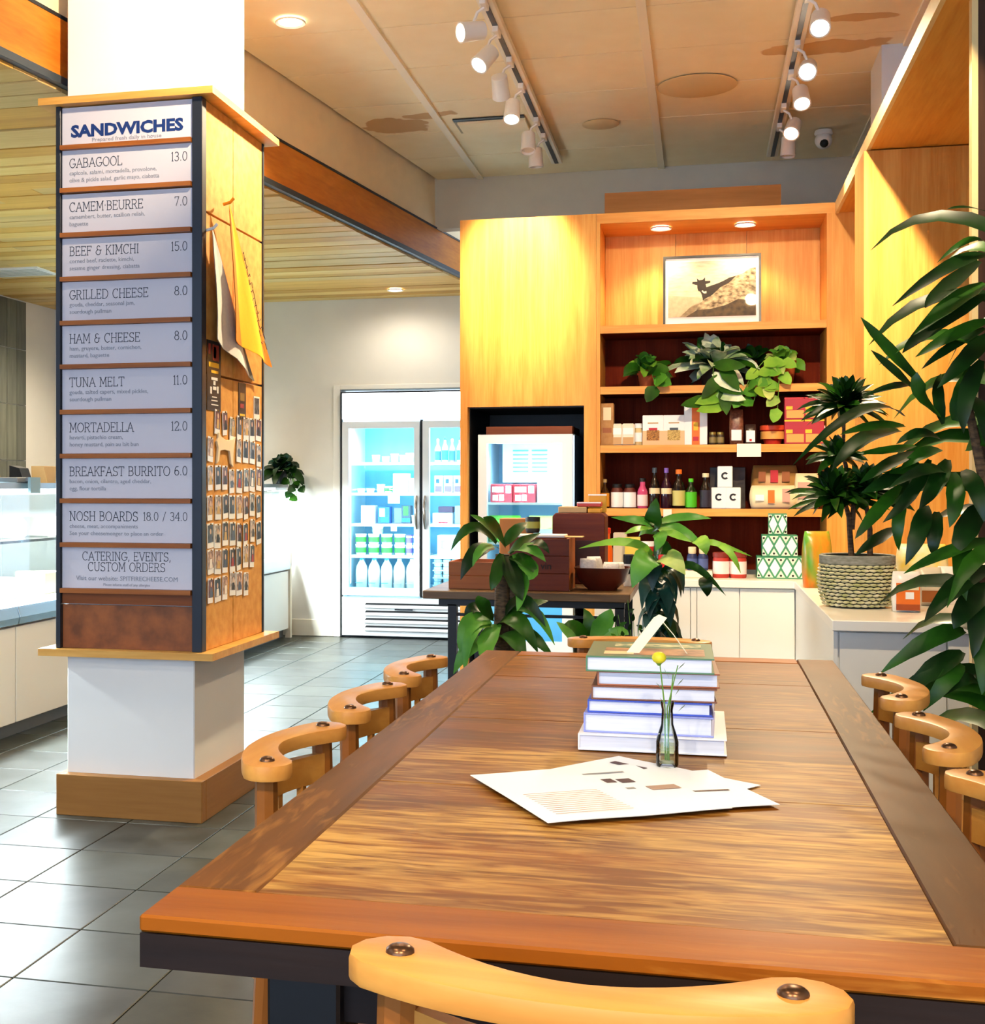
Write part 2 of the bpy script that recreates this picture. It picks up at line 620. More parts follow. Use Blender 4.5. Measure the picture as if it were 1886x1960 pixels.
# ---- wood plank ceiling over the serving side, one object per plank
cw = struct(MB().extr([(-6.0, 2.0, 2.83), (beam_x(2.0) - 0.03, 2.0, 2.83), (beam_x(10.45) - 0.03, 10.45, 2.83), (-6.0, 10.45, 2.83)], (0, 0, 0.06)).build('ceiling_wood', M('ceiling_backing', '#4a3a22', 0.9)))
y = 2.6
while y < 10.4:
    w_ = 0.148
    xs = [-6.0, -4.2 + rnd.uniform(-.9, .9), None]
    z = 2.79 + rnd.uniform(-.004, .004)
    xr0, xr1 = beam_x(y) - 0.03, beam_x(y + w_) - 0.03
    cut = xs[1]
    MB().extr([(-6.0, y, z), (cut, y, z), (cut, y + w_ - 0.007, z), (-6.0, y + w_ - 0.007, z)], (0, 0, 0.03)).build('plank', rnd.choice(plank_ms), cw)
    z += rnd.uniform(-.003, .003)
    MB().extr([(cut + 0.004, y, z), (xr0, y, z), (xr1, y + w_ - 0.007, z), (cut + 0.004, y + w_ - 0.007, z)], (0, 0, 0.03)).build('plank', rnd.choice(plank_ms), cw)
    y += w_

# ---- slanted beam, steel lip and the plaster soffit above it
ya, yb = 2.0, 10.44
struct(MB().extr([(beam_x(ya), ya, 2.835), (beam_x(yb), yb, 2.835), (beam_x(yb), yb, 3.06), (beam_x(ya), ya, 3.06)], (-0.16, 0.02, 0)).build('trim_1', beam_m))
struct(MB().extr([(beam_x(ya) + 0.005, ya, 2.805), (beam_x(yb) + 0.005, yb, 2.805), (beam_x(yb) + 0.005, yb, 2.835), (beam_x(ya) + 0.005, ya, 2.835)], (-0.2, 0.02, 0)).build('trim_2', M('painted_steel', '#3d4650', 0.5)))
struct(MB().extr([(beam_x(ya) - 0.012, ya, 3.062), (beam_x(yb) - 0.012, yb, 3.062), (beam_x(yb) - 0.012, yb, 3.5), (beam_x(ya) - 0.012, ya, 3.5)], (-0.14, 0.02, 0)).build('wall_soffit', M('soffit_paint', '#f8e2bc', 0.8, var=0.04, scale=8)))
struct(MB().extr([(beam_x(ya) + 0.004, ya, 3.058), (beam_x(yb) + 0.004, yb, 3.058), (beam_x(yb) + 0.004, yb, 3.072), (beam_x(ya) + 0.004, ya, 3.072)], (-0.02, 0, 0)).build('trim_3', metal_dark))

# ---- walls
struct(MB().box(-1.31, 2.2, 9.03, 9.15, 0, 3.5).box(beam_x(9.1) - .1, -1.31, 9.03, 9.15, 3.06, 3.5).build('wall_back', M('upper_wall_paint', '#cfc7b6', 0.8, var=0.04, scale=9)))
struct(MB().box(-6.1, -2.905, 10.44, 10.6, 0, 3.5).box(-1.525, -0.9, 10.44, 10.6, 0, 3.5).box(-2.905, -1.525, 10.44, 10.6, 2.045, 3.5).build('wall_far', white_wall))
trm = M('opening_trim_paint', '#f3efe6', 0.5)
struct(MB().box(-2.965, -2.905, 10.425, 10.44, 0, 2.085).build('trim_5', trm, bev=.003))
struct(MB().box(-2.905, -1.525, 10.425, 10.44, 2.045, 2.085).build('trim_6', trm, bev=.003))
struct(MB().box(-6.1, -2.965, 10.425, 10.44, 0, 0.14).build('baseboard_far', M('baseboard_paint', '#eee6d4', 0.5), bev=0.004))
wl = struct(MB().box(-5.65, -5.5, -3.4, 10.6, 0, 3.5).build('wall_left', white_wall))
struct(MB().box(1.75, 1.9, -3.4, 9.1, 0, 3.5).build('wall_right', white_wall))
# dark grey stacked wall tiles on the left wall
gt = [M('wall_tile_%s' % n, c, 0.3, color2=c2, scale=30, stretch=(1, 1, .15)) for n, c, c2 in (('a', '#6d6f63', '#5b5d52'), ('b', '#63665a', '#54564b'), ('c', '#747667', '#626455'))]
for j in range(12):
    for k in range(4):
        y0 = 9.915 - 0.155 * (j + 1)
        z0 = 1.0 + 0.46 * k
        MB().box(-5.5, -5.488, y0 + 0.003, y0 + 0.152, z0 + 0.003, min(z0 + 0.457, 2.78)).build('wall_tile', rnd.choice(gt), wl)
# shop front behind the photographer: posts and rails round the panes
wf = group_root('window_1')
wm = M('window_frame_metal', '#2c2e30', 0.4, 0.4)
wf.location = (-1.2, -3.1, 0)
for x in (-3.75, -1.25, 1.25, 3.75):
    MB().box(x - 0.04, x + 0.04, -0.05, 0.05, 0, 3.3).build('mullion', wm, wf)
for z in (0.0, 0.4, 3.2):
    MB().box(-3.8, 3.8, -0.05, 0.05, z, z + 0.08).build('rail', wm, wf)
pane_m = glass('clear_pane', (0.97, 1, 1, 1), 0.1)
for x in (-3.71, -1.21, 1.29):
    MB().box(x, x + 2.42, -0.004, 0.004, 0.48, 3.2).build('pane', pane_m, wf)

# ================================================================ COLUMN
colm = struct(MB().box(-2.362, -1.842, 4.58, 5.13, 0, 3.45).build('column', M('column_paint', '#edeae4', 0.65, var=0.02, scale=5), bev=0.004))
bb = wood('column_skirting_oak', '#8a5a26', '#a8743a', 'x', 8, 0.45, 60, tight=0.8)
bby = wood('column_skirting_oak_side', '#8a5a26', '#a8743a', 'y', 8, 0.45, 60, tight=0.8)
MB().box(-2.385, -1.795, 4.535, 4.58, 0.0, 0.155).build('skirting_board', bb, colm, bev=0.002)
MB().box(-1.842, -1.795, 4.58, 5.16, 0.0, 0.155).build('skirting_board', bby, colm, bev=0.002)
MB().box(-2.385, -2.362, 4.58, 5.16, 0.0, 0.155).build('skirting_board', bby, colm, bev=0.002)

# ================================================================ MENU STAND ROUND THE COLUMN
ms = thing('menu_stand', 'oak and black metal menu stand boxed around the white column', 'menu board', (-2.1, 4.9, 0.6))
MO = (-2.1, 4.9, 0.6)
capm = wood('stand_cap_oak', '#c98a3c', '#e2ad5c', 'x', 8, 0.4, 60)


def ring(x0, x1, y0, y1, z0, z1):
    b = MB()
    b.box(x0, x1, y0, 4.578, z0, z1)
    b.box(x0, x1, 5.132, y1, z0, z1)
    b.box(x0, -2.364, 4.578, 5.132, z0, z1)
    b.box(-1.840, x1, 4.578, 5.132, z0, z1)
    return b


ring(-2.45, -1.745, 4.515, 5.295, 2.695, 2.722).build('cap', capm, ms, MO)
ring(-2.45, -1.745, 4.515, 5.295, 0.605, 0.632).build('ledge', capm, ms, MO)
for x0, x1, y0, y1 in ((-2.392, -2.372, 4.545, 4.578), (-1.838, -1.798, 4.545, 4.59), (-1.838, -1.798, 5.235, 5.255), (-2.392, -2.372, 5.235, 5.255)):
    MB().box(x0, x1, y0, y1, 0.632, 2.695).build('corner_post', metal_dark, ms, MO, bev=0.002)
cork = M('cork_board', '#e0a552', 0.75, color2='#cf8f3c', scale=26, bump=0.15)
burl = M('burl_board', '#9a5420', 0.5, color2='#6e3a12', scale=14, bump=0.1)
for y0, y1 in ((4.592, 4.884), (4.889, 5.234)):
    for z0, z1 in ((0.633, 1.668), (1.676, 2.272), (2.280, 2.694)):
        MB().box(-1.836, -1.802, y0, y1, z0, z1).build('cork_panel', cork, ms, MO, bev=0.001)
MB().box(-2.371, -1.839, 4.562, 4.577, 0.633, 0.798).build('base_panel', burl, ms, MO)
MB().box(-2.371, -1.839, 4.558, 4.577, 0.802, 0.843).build('top_strip', wood('stand_strip', '#6a3412', '#8a4a1e', 'x', 10, 0.45, 80), ms, MO)
railm = wood('menu_rail_wood', '#8a4a1c', '#b0682c', 'x', 10, 0.4, 80)
panelm = M('menu_card', '#cfcad2', 0.45)
ink = M('menu_ink', '#3a3f4c', 0.6)
ink2 = M('menu_ink_faint', '#8d8f98', 0.6)
navy = M('sign_navy', '#0d2f6e', 0.5)
PANELS = [
    ('GABAGOOL', '13.0', 'capicola, salami, mortadella, provolone,', 'olive & pickle salad, garlic mayo, ciabatta'),
    ('CAMEM~BEURRE', '7.0', 'camembert, butter, scallion relish,', 'baguette'),
    ('BEEF & KIMCHI', '15.0', 'corned beef, raclette, kimchi,', 'sesame ginger dressing, ciabatta'),
    ('GRILLED CHEESE', '8.0', 'gouda, cheddar, seasonal jam,', 'sourdough pullman'),
    ('HAM & CHEESE', '8.0', 'ham, gruyere, butter, cornichon,', 'mustard, baguette'),
    ('TUNA MELT', '11.0', 'gouda, salted capers, mixed pickles,', 'sourdough pullman'),
    ('MORTADELLA', '12.0', 'havarti, pistachio cream,', 'honey mustard, pain au lait bun'),
    ('BREAKFAST BURRITO', '6.0', 'bacon, onion, cilantro, aged cheddar,', 'egg, flour tortilla'),
    ('NOSH BOARDS', '18.0 / 34.0', 'cheese, meat, accompaniments', 'See your cheesemonger to place an order'),
]
zt = [2.690, 2.527, 2.360, 2.192, 2.026, 1.859, 1.693, 1.521, 1.354, 1.184, 1.018]
zb = [2.545, 2.382, 2.212, 2.045, 1.878, 1.712, 1.540, 1.373, 1.203, 1.036, 0.862]
YP = 4.556
X0, X1 = -2.370, -1.840
for i in range(11):
    pn = MB().box(X0, X1, YP, 4.572, zb[i], zt[i]).build('menu_panel', panelm, ms, MO)
    MB().box(X0, X1, 4.534, 4.577, zb[i] - 0.018, zb[i] - 0.001).build('panel_rail', railm, ms, MO)
    yy = YP - 0.0008 - MO[1]
    lx = X0 - MO[0]

    def line(body, x, z, size, mat_, align='LEFT', bold=0.0, sx=1.0, space=1.0):
        put('lettering', text_mesh(body, size, mat_, align, space, bold, 0.0003, sx), pn, (x - MO[0], yy, z - MO[2]))

    if i == 0:
        line('SANDWICHES', (X0 + X1) / 2, 2.578, 0.062, navy, 'CENTER', 0.0026, 1.16)
        line('Prepared fresh daily in house', (X0 + X1) / 2, 2.556, 0.021, ink2, 'CENTER', 0, 1.15)
        continue
    b = MB()
    if i < 10:
        t, pr, l1, l2 = PANELS[i - 1]
        size = 0.034
        w1 = slab_width(t, size)
        mx = 0.415 if i == 8 else 0.335
        if i == 9:
            mx = 0.285
        slab_text(b, t, X0 + 0.03, zt[i] - 0.066, size if w1 < mx else size * mx / w1, YP - 0.0008)
        b.build('lettering', ink, pn, MO)
        b = MB()
        slab_text(b, pr, X1 - 0.018, zt[i] - 0.064, 0.033 if i != 9 else 0.031, YP - 0.0008, align='R')
        b.build('price', ink, pn, MO)
        line(l1, X0 + 0.03, zt[i] - 0.094, 0.0225, ink2)
        line(l2, X0 + 0.03, zt[i] - 0.121, 0.0225, ink2)
    else:
        slab_text(b, 'CATERING, EVENTS,', (X0 + X1) / 2, zt[i] - 0.050, 0.032, YP - 0.0008, align='C')
        b.build('lettering', ink, pn, MO)
        b = MB()
        slab_text(b, 'CUSTOM ORDERS', (X0 + X1) / 2, zt[i] - 0.090, 0.032, YP - 0.0008, align='C')
        b.build('lettering', ink, pn, MO)
        line('Visit our website: SPITFIRECHEESE.COM', (X0 + X1) / 2, zt[i] - 0.126, 0.0245, ink2, 'CENTER')
        line('Please inform staff of any allergies', (X0 + X1) / 2, zt[i] - 0.146, 0.014, ink2, 'CENTER')

# ---- instant photos pinned to the side of the stand, each one a thing
card = M('photo_card', '#f3efe6', 0.35)
prints = [M('print_%d' % i, c, 0.4, color2=c2, scale=60) for i, (c, c2) in enumerate(
    (('#3a2a22', '#0d0b0c'), ('#d8c3ae', '#3a3430'), ('#7a2a1c', '#1a1212'), ('#5a5f66', '#17181c'), ('#c8a07c', '#5a2e22'), ('#26303a', '#08090b'), ('#a8a8a0', '#2c2a28')))]
card_me = MB().box(0, 0.0015, -0.036, 0.036, -0.047, 0.047).mesh('card', card)
pr_me = [MB().box(0.0015, 0.0022, -0.030, 0.030, -0.026, 0.040).mesh('print', m) for m in prints]
skin_m = M('print_figure', '#d9b79a', 0.5)
cloth_ms = [M('print_cloth_%d' % i, c, 0.5) for i, c in enumerate(('#101014', '#efe7dc', '#a8322a', '#4a5a70', '#caa45a'))]
rows = [(1.478, (1, 2, 3, 4, 5, 6, 7), 0.0), (1.385, (0, 4, 5, 6, 7), 0), (1.275, range(8), 0), (1.167, range(8), 0), (1.060, range(8), 0), (0.960, range(7), 0), (0.858, range(6), 0)]
ORD = ('leftmost', 'second', 'third', 'fourth', 'fifth', 'sixth', 'seventh', 'eighth')
for r_, (z, cs, _) in enumerate(rows):
    for c_ in cs:
        y = 4.636 + 0.0795 * c_ + rnd.uniform(-.005, .005)
        zz = z + rnd.uniform(-.008, .008) + (0.02 if (r_ == 0 and c_ < 3) else 0)
        t = thing('instant_photo', '%s white-bordered instant photo in the %s row on the cork side' % (ORD[c_], ORD[r_] if r_ else 'top'), 'photo', (-1.8015, y, zz), 0, 'instant photos pinned to the column')
        t.rotation_euler = (R(rnd.uniform(-5, 5)), 0, R(rnd.uniform(1, 5)))
        put('card', card_me, t)
        p = put('print', rnd.choice(pr_me), t)
        b = MB()
        fy, fz = rnd.uniform(-.008, .008), rnd.uniform(-.004, .006)
        b.poly([(0.0024, fy + 0.009 * math.cos(k * .785), fz + 0.018 + 0.011 * math.sin(k * .785)) for k in range(8)])
        b.build('figure_head', skin_m, p)
        MB().poly([(0.0024, fy - 0.018, -0.025), (0.0024, fy + 0.018, -0.025), (0.0024, fy + 0.012, fz + 0.006), (0.0024, fy - 0.012, fz + 0.006)]).build('figure_body', rnd.choice(cloth_ms), p)
        MB().ball((0.004, 0, 0.043), 0.0035, 6, 4).build('pin', M('brass_pin', '#b98a3a', 0.3, 0.8), t)
# one last photo tucked high at the right edge
t = thing('instant_photo', 'instant photo pinned highest at the right edge beside the small dark flyer', 'photo', (-1.8015, 5.165, 1.575), 0, 'instant photos pinned to the column')
put('card', card_me, t)
put('print', pr_me[3], t)

# wooden animal cut-out among the photos
ao = [(0.00, .0), (.02, .012), (.03, .05), (.075, .055), (.12, .05), (.135, .0), (.155, -.012), (.155, .03), (.165, .075), (.18, .11), (.165, .105), (.15, .098), (.09, .092), (.04, .105), (.02, .12), (.012, .10), (.0, .085), (.012, .06)]
t = tag(MB().extr([(0.0, p[0] * 1.15, p[1]) for p in ao], (0.008, 0, 0)).build('wooden_animal', M('pale_ply', '#fbe6b8', 0.5, var=0.06), None, (0, 0, 0), bev=0.001),
        'pale plywood animal cut-out hung between the pinned photos', 'ornament')
t.location = (-1.8015, 4.69, 1.335)

# posters
def flyer(name, label, y0, y1, z0, z1, base, bits):
    t = thing(name, label, 'poster', (-1.8015, (y0 + y1) / 2, z0))
    w = (y1 - y0) / 2
    h = z1 - z0
    MB().box(0, 0.002, -w, w, 0, h).build('sheet', base, t)
    for a, b, c, d, m in bits:
        MB().box(0.002, 0.0026, -w + a * 2 * w, -w + b * 2 * w, c * h, d * h).build('printed_block', m, t)
    return t


yel = M('print_yellow', '#f2c21c', 0.5)
wht = M('print_white', '#f0eee8', 0.5)
redp = M('print_red', '#9c2c22', 0.5)
pinkp = M('print_pink', '#c98a86', 0.5)
dkp = M('flyer_black', '#17110f', 0.4)
t = flyer('event_flyer', 'tall black flyer with yellow and white print below the white pennant', 4.60, 4.745, 1.535, 1.80, dkp,
      [(.12, .85, .62, .69, yel), (.3, .8, .54, .58, yel), (.4, .85, .72, .95, redp), (.45, .65, .76, .92, pinkp), (.1, .25, .8, .95, redp), (.3, .75, .44, .48, wht), (.45, .6, .37, .43, wht),
       (.22, .34, .24, .34, wht), (.42, .66, .30, .35, wht), (.72, .82, .26, .36, wht), (.35, .7, .19, .205, wht), (.3, .75, .14, .155, wht), (.3, .8, .08, .095, wht)])
flyer('event_flyer', 'narrow dark brown flyer with gold print hung low right on the cork', 4.945, 5.03, 1.52, 1.665, M('flyer_brown', '#2c1a10', 0.4),
      [(.2, .8, .5, .72, M('print_gold', '#8a6a2a', 0.5)), (.2, .7, .3, .42, redp), (.15, .85, .08, .14, yel)])


# felt pennants: long tapering triangles hung by the point with soft folds
def pennant(name, label, apex, bl, br, mats, bands, n=14, wave=0.012):
    t = thing(name, label, 'pennant', (-1.80, (bl[0] + br[0]) / 2, min(bl[1], br[1])))
    O = (-1.80, (bl[0] + br[0]) / 2, min(bl[1], br[1]))
    for (a, b), m, nm in zip(bands, mats, ('felt', 'felt_band', 'felt_fold')):
        mb = MB()
        for side in (0, 1):
            k = len(mb.v)
            for i in range(n + 1):
                tt = i / n
                for q in range(5):
                    s_ = a + (b - a) * q / 4
                    y = apex[0] + (bl[0] + (br[0] - bl[0]) * s_ - apex[0]) * tt
                    z = apex[1] + (bl[1] + (br[1] - bl[1]) * s_ - apex[1]) * tt
                    x = -1.778 + wave * tt * math.sin(s_ * 9 + tt * 3) + 0.016 * tt + side * 0.003
                    mb.v.append((x, y, z))
            for i in range(n):
                for q in range(4):
                    mb.face((k + i * 5 + q, k + i * 5 + q + 1, k + (i + 1) * 5 + q + 1, k + (i + 1) * 5 + q))
        mb.build(nm, m, t, O, smooth=True)
    MB().tube([(-1.7995, apex[0] - .004, apex[1] - .004), (-1.772, apex[0], apex[1] + .004), (-1.76, apex[0] + .006, apex[1] + .02)], 0.006, 6).build('tie', mats[0], t, O)
    return t, O


felt_y = M('felt_yellow', '#ffd21e', 0.85, var=0.05, scale=90)
felt_o = M('felt_orange', '#e88a12', 0.85, var=0.05, scale=90)
felt_w = M('felt_white', '#e8e4dc', 0.85, var=0.08, scale=90)
felt_g = M('felt_grey', '#8d897c', 0.85, var=0.2, scale=60)
t, O = pennant('felt_pennant', 'white felt pennant with grey edge hanging behind the yellow one', (4.597, 2.21), (4.60, 1.80), (5.04, 1.675), (felt_w, felt_g), ((0, .9), (.9, 1.0)))
t, O = pennant('felt_pennant', 'long yellow and orange felt pennant with black handwriting hung on the cork side', (4.715, 2.33), (4.74, 1.81), (5.20, 1.745), (felt_o, felt_y, felt_o), ((0, .22), (.22, .78), (.78, 1.0)))
t.location.x += 0.022
scr = M('handwriting', '#3a2410', 0.7)
b = MB()
rr = random.Random(5)
for k in range(11):
    tt = 0.30 + k * 0.055
    s0 = 0.80
    y0_ = 4.715 + (4.74 + .46 * s0 - 4.715) * tt
    z0_ = 2.33 + (1.81 - .065 * s0 - 2.33) * tt
    L_ = 0.10 * tt
    x_ = -1.778 + 0.012 * tt * math.sin(.85 * 9 + tt * 3) + 0.016 * tt + 0.0055
    pts = [(x_ + .002, y0_ + L_ * q * .9, z0_ + 0.012 * math.sin(q * 7 + k) - .02 * q) for q in (0, .25, .5, .75, 1)]
    b.tube(pts, 0.0014, 4)
b.build('handwriting', scr, t, O)

# ================================================================ LAMPS
WARM = (1.0, 0.79, 0.50)
lamp_white = M('lamp_white_paint', '#eeeae2', 0.4)
glow = M('lamp_glow', '#fff1d8', 0.5, emit=14.0)
trackm = M('track_white', '#f1e6d2', 0.5)


def track(x, y0, y1, label):
    t = thing('lighting_track', label, 'track light', (x, (y0 + y1) / 2, 3.36))
    MB().box(-0.035, 0.035, -(y1 - y0) / 2, (y1 - y0) / 2, 0, 0.03).build('track_bar', trackm, t, bev=0.002)
    MB().box(-0.012, 0.012, -(y1 - y0) / 2 + .02, (y1 - y0) / 2 - .02, -0.004, 0.0).build('conductor_slot', metal_dark, t)
    return t


track(-0.917, 3.4, 8.58, 'long pale lighting track carrying spotlights nearest the soffit')
track(0.445, 3.4, 8.72, 'long pale lighting track carrying spotlights nearest the wooden canopy')


def head(x, y, target, label, power, ang=50, on=True, dx=-0.05):
    """adjustable track spotlight: adapter, stem, can and lit lens"""
    t = thing('track_spotlight', label, 'spotlight', (x, y, 3.36), 0, 'spotlights on the ceiling tracks')
    MB().box(-0.014, 0.014, -0.05, 0.05, -0.03, 0.0).build('adapter', lamp_white, t, bev=0.003)
    MB().tube([(0, 0, -0.03), (dx * .6, 0, -0.05), (dx, 0, -0.10)], 0.007, 6).build('stem', lamp_white, t)
    c = Vector((dx, 0, -0.13))
    d = (Vector(target) - Vector((x, y, 3.36)) - c).normalized()
    q = d.to_track_quat('Z', 'Y')
    can = MB().lathe([(0.030, -0.055), (0.040, -0.05), (0.043, 0.03), (0.045, 0.062), (0.038, 0.062), (0.036, 0.045)], 16)
    o = can.build('can', lamp_white, t, smooth=True)
    o.location = c
    o.rotation_euler = q.to_euler()
    ln = MB().lathe([(0.036, 0.046), (0.036, 0.05)], 16).build('lens', glow if on else M('lamp_off', '#d8d0c0', 0.3), t)
    ln.location = c
    ln.rotation_euler = q.to_euler()
    if on:
        p = Vector((x, y, 3.36)) + c + d * 0.07
        spot('spot_beam', p, target, power, ang, WARM, 0.8, 0.04)


LH = [(5.62, (-1.9, 4.9, 2.95), 150, 55), (5.98, (-1.8, 4.95, 1.9), 210, 60), (6.42, (-0.98, 7.2, 2.45), 240, 46), (6.85, (-1.0, 5.6, 0.6), 70, 60), (7.5, (-0.9, 6.8, 1.0), 0, 60), (7.85, (-0.9, 8.0, 1.0), 0, 60)]
for k, (y, tg, pw, an) in enumerate(LH):
    head(-0.917, y, tg, '%s spotlight on the track nearest the soffit' % ('first', 'second', 'third', 'fourth', 'fifth, unlit white', 'last, unlit white')[k], pw, an, pw > 0)
RH = [(5.85, (0.2, 3.2, 0.7), 45, 60), (6.5, (-.1, 2.0, 0.7), 45, 60), (6.95, (0.6, 5.0, 0.7), 150, 60), (7.55, (-0.2, 5.2, 0.9), 120, 60), (7.95, (0.4, 7.9, 1.5), 0, 60)]
for k, (y, tg, pw, an) in enumerate(RH):
    head(0.445, y, tg, '%s spotlight on the track nearest the wooden canopy' % ('first', 'second', 'third', 'fourth', 'last, unlit white')[k], pw, an, pw > 0, 0.05)
# further unseen heads; those at table, divider and shelves are added for brightness
for k, (x, y, tg, pw) in enumerate(((-0.917, 4.6, (-0.9, 2.6, .7), 40), (-0.917, 3.6, (-2.08, 4.55, 2.85), 120), (0.445, 4.6, (0.9, 6.2, 1.5), 150), (0.445, 4.1, (0.1, 7.2, 1.6), 200))):
    head(x, y, tg, ('fifth spotlight before the frame on the soffit track, added to light the table', 'sixth spotlight before the frame on the soffit track', 'fifth spotlight before the frame on the canopy track, added to light the divider', 'sixth spotlight before the frame on the canopy track, added to light the shelves')[k], pw, 55, True)


head(0.445, 3.55, (0.62, 4.8, 0.35), 'seventh spotlight before the frame on the canopy track, added to light the counter arm', 120, 60, True)  # unseen head added to brighten the front of the counter arm


def downlight(name, loc, r, label, power, color=WARM, ang=120, group='recessed downlights'):
    t = thing('recessed_downlight', label, 'ceiling lamp', loc, 0, group)
    MB().lathe([(r, 0.0), (r * 1.25, -0.006), (r * 1.3, 0.0), (r * 1.25, 0.004)], 20, cap=False).build('trim_ring', lamp_white, t, smooth=True)
    MB().lathe([(r * 0.98, -0.001), (r * 0.98, 0.003)], 20).build('diffuser', glow, t)
    spot(name, (loc[0], loc[1], loc[2] - 0.02), (loc[0], loc[1], 0), power, ang, color, 0.7, r)
    return t


downlight('downlight_beam', (-1.852, 5.787, 3.40), 0.055, 'round recessed lamp in the plaster ceiling beside the column top', 110)
downlight('downlight_beam', (-2.331, 9.978, 2.785), 0.05, 'round recessed lamp in the plank ceiling above the double-door cooler', 14, (1, .9, .75), 170)
downlight('downlight_beam', (-0.215, 7.38, 2.674), 0.045, 'left round recessed lamp over the framed picture', 17)
downlight('downlight_beam', (0.235, 7.38, 2.674), 0.045, 'right round recessed lamp over the framed picture', 17)
for k, (x, y) in enumerate(((-3.6, 6.0), (-3.6, 8.2), (-4.6, 9.2), (-3.4, 3.8))):  # unseen lamps added as warm fill over the serving side
    downlight('downlight_beam', (x, y, 2.785), 0.05, ('added fill lamp in the plank ceiling above the near display case', 'added fill lamp in the plank ceiling above the middle of the display case',
              'added fill lamp in the plank ceiling by the dark wall tiles', 'added fill lamp in the plank ceiling nearest the shop front')[k], (55, 80, 80, 22)[k], (1, .86, .66), 150)
for k, (x, y) in enumerate(((-1.2, 1.0), (0.6, 1.0), (-1.2, -1.2), (0.6, -1.2))):  # unseen lamps added as fill, their bounce brightens the ceiling
    downlight('downlight_beam', (x, y, 3.40), 0.06, ('added fill lamp in the plaster ceiling above the table head, left', 'added fill lamp in the plaster ceiling above the table head, right',
              'added fill lamp in the plaster ceiling by the shop front, left', 'added fill lamp in the plaster ceiling by the shop front, right')[k], (55, 55, 300, 300)[k], (1.0, .82, .55), 150)

# flush round speakers, air slots, camera on the ceiling
sp = M('speaker_cover', '#dcc08f', 0.8)
t = tag(MB().lathe([(0.0, -0.004), (0.20, -0.004), (0.21, 0.0), (0.205, 0.004)], 32, cap=False).build('ceiling_speaker', sp, None, (-0.019, 7.222, 3.4), smooth=True), 'large round flush speaker cover in the plaster ceiling', 'speaker')
t.data.transform(Matrix.Translation((t.location)))
t = tag(MB().lathe([(0.0, -0.004), (0.105, -0.004), (0.11, 0.0), (0.105, 0.004)], 32, cap=False).build('ceiling_speaker', sp, None, (-0.58, 7.85, 3.4), smooth=True), 'small round flush speaker cover in the plaster ceiling', 'speaker')
t.data.transform(Matrix.Translation((t.location)))


def slot(label, x0, x1, y0, y1):
    t = thing('air_slot', label, 'vent', ((x0 + x1) / 2, (y0 + y1) / 2, 3.40))
    O = ((x0 + x1) / 2, (y0 + y1) / 2, 3.40)
    MB().box(x0, x1, y0, y0 + 0.05, 3.398, 3.404).build('dark_gap', black, t, O)
    MB().box(x0, x0 + 0.02, y0 + .05, y1, 3.398, 3.404).build('side_gap', M('slot_grey', '#9a8a6c', 0.7), t, O)
    MB().box(x0 + .02, x1, y0 + 0.05, y1, 3.386, 3.404).build('lowered_panel', ct, t, O, bev=0.002)


slot('dropped ceiling panel with a black gap beside the soffit-side track', -1.42, -1.0, 7.55, 7.85)
t = thing('security_camera', 'white dome security camera with black lens on the ceiling near the back wall', 'camera', (0.722, 8.304, 3.4))
MB().lathe([(0.05, 0.0), (0.055, -0.02), (0.05, -0.03)], 16).build('base', lamp_white, t, smooth=True)
MB().ball((0, 0, -0.06), 0.052, 14, 10).build('shell', lamp_white, t, smooth=True)
MB().ball((0.0, -0.035, -0.085), 0.026, 10, 7).build('lens', black, t, smooth=True)
t = thing('air_vent', 'white slatted air vent in the plank ceiling left of the column', 'vent', (-4.85, 8.5, 2.78))
MB().box(-0.32, 0.32, -0.16, 0.16, 0, 0.012).build('frame', white_pl, t)
for k in range(6):
    MB().box(-0.29, 0.29, -0.13 + k * .048, -0.11 + k * .048, -0.004, 0).build('slat', M('vent_grey', '#c9c9c4', 0.5), t)

# ================================================================ OAK WALL OF CABINETRY
TO = (-0.93, 7.5, 0)
tw = thing('cooler_tower', 'tall orange oak tower with a dark niche holding the small freezer', 'cabinet', TO)
MB().box(-1.31, -1.268, 7.2, 8.0, 0, 1.69).build('side_panel', oak_v, tw, TO)
MB().box(-0.622, -0.556, 7.2, 8.0, 0, 1.69).build('side_panel', oak_v, tw, TO)
MB().box(-1.31, -0.556, 7.2, 8.0, 1.69, 2.735).build('upper_panel', oak_v, tw, TO)
MB().box(-1.268, -0.622, 7.97, 8.0, 0, 1.69).build('niche_back', black, tw, TO)
MB().box(-1.268, -1.264, 7.26, 7.97, 0, 1.69).build('niche_lining', black, tw, TO)
MB().box(-0.626, -0.622, 7.26, 7.97, 0, 1.69).build('niche_lining', black, tw, TO)
MB().box(-1.264, -0.626, 7.24, 7.97, 1.684, 1.69).build('niche_lining', black, tw, TO)

SO = (0.2, 7.45, 0.78)
su = thing('shelving_unit', 'built-in oak shelving unit with dark back panels, full of groceries', 'shelves', SO)
MB().box(-0.555, -0.535, 7.2, 7.64, 0.78, 2.68).build('side_panel', oak_v, su, SO)
MB().box(0.642, 0.79, 7.2, 7.64, 0.78, 2.68).build('side_panel', oak_v, su, SO)
MB().box(0.79, 1.74, 7.24, 7.64, 0.78, 2.68).build('end_panel', oak_v, su, SO)
xb = [-0.535, -0.14, 0.25, 0.642]
for a, b in zip(xb, xb[1:]):
    MB().box(a + .001, b - .001, 7.6, 7.62, 2.12, 2.68).build('upper_back_panel', oak_v, su, SO)
MB().box(-0.535, 0.642, 7.6, 7.62, 0.78, 2.12).build('lower_back_panel', oak_dark, su, SO)
MB().box(-0.555, 1.74, 7.2, 7.64, 2.68, 2.735).build('top_board', oak_x, su, SO)
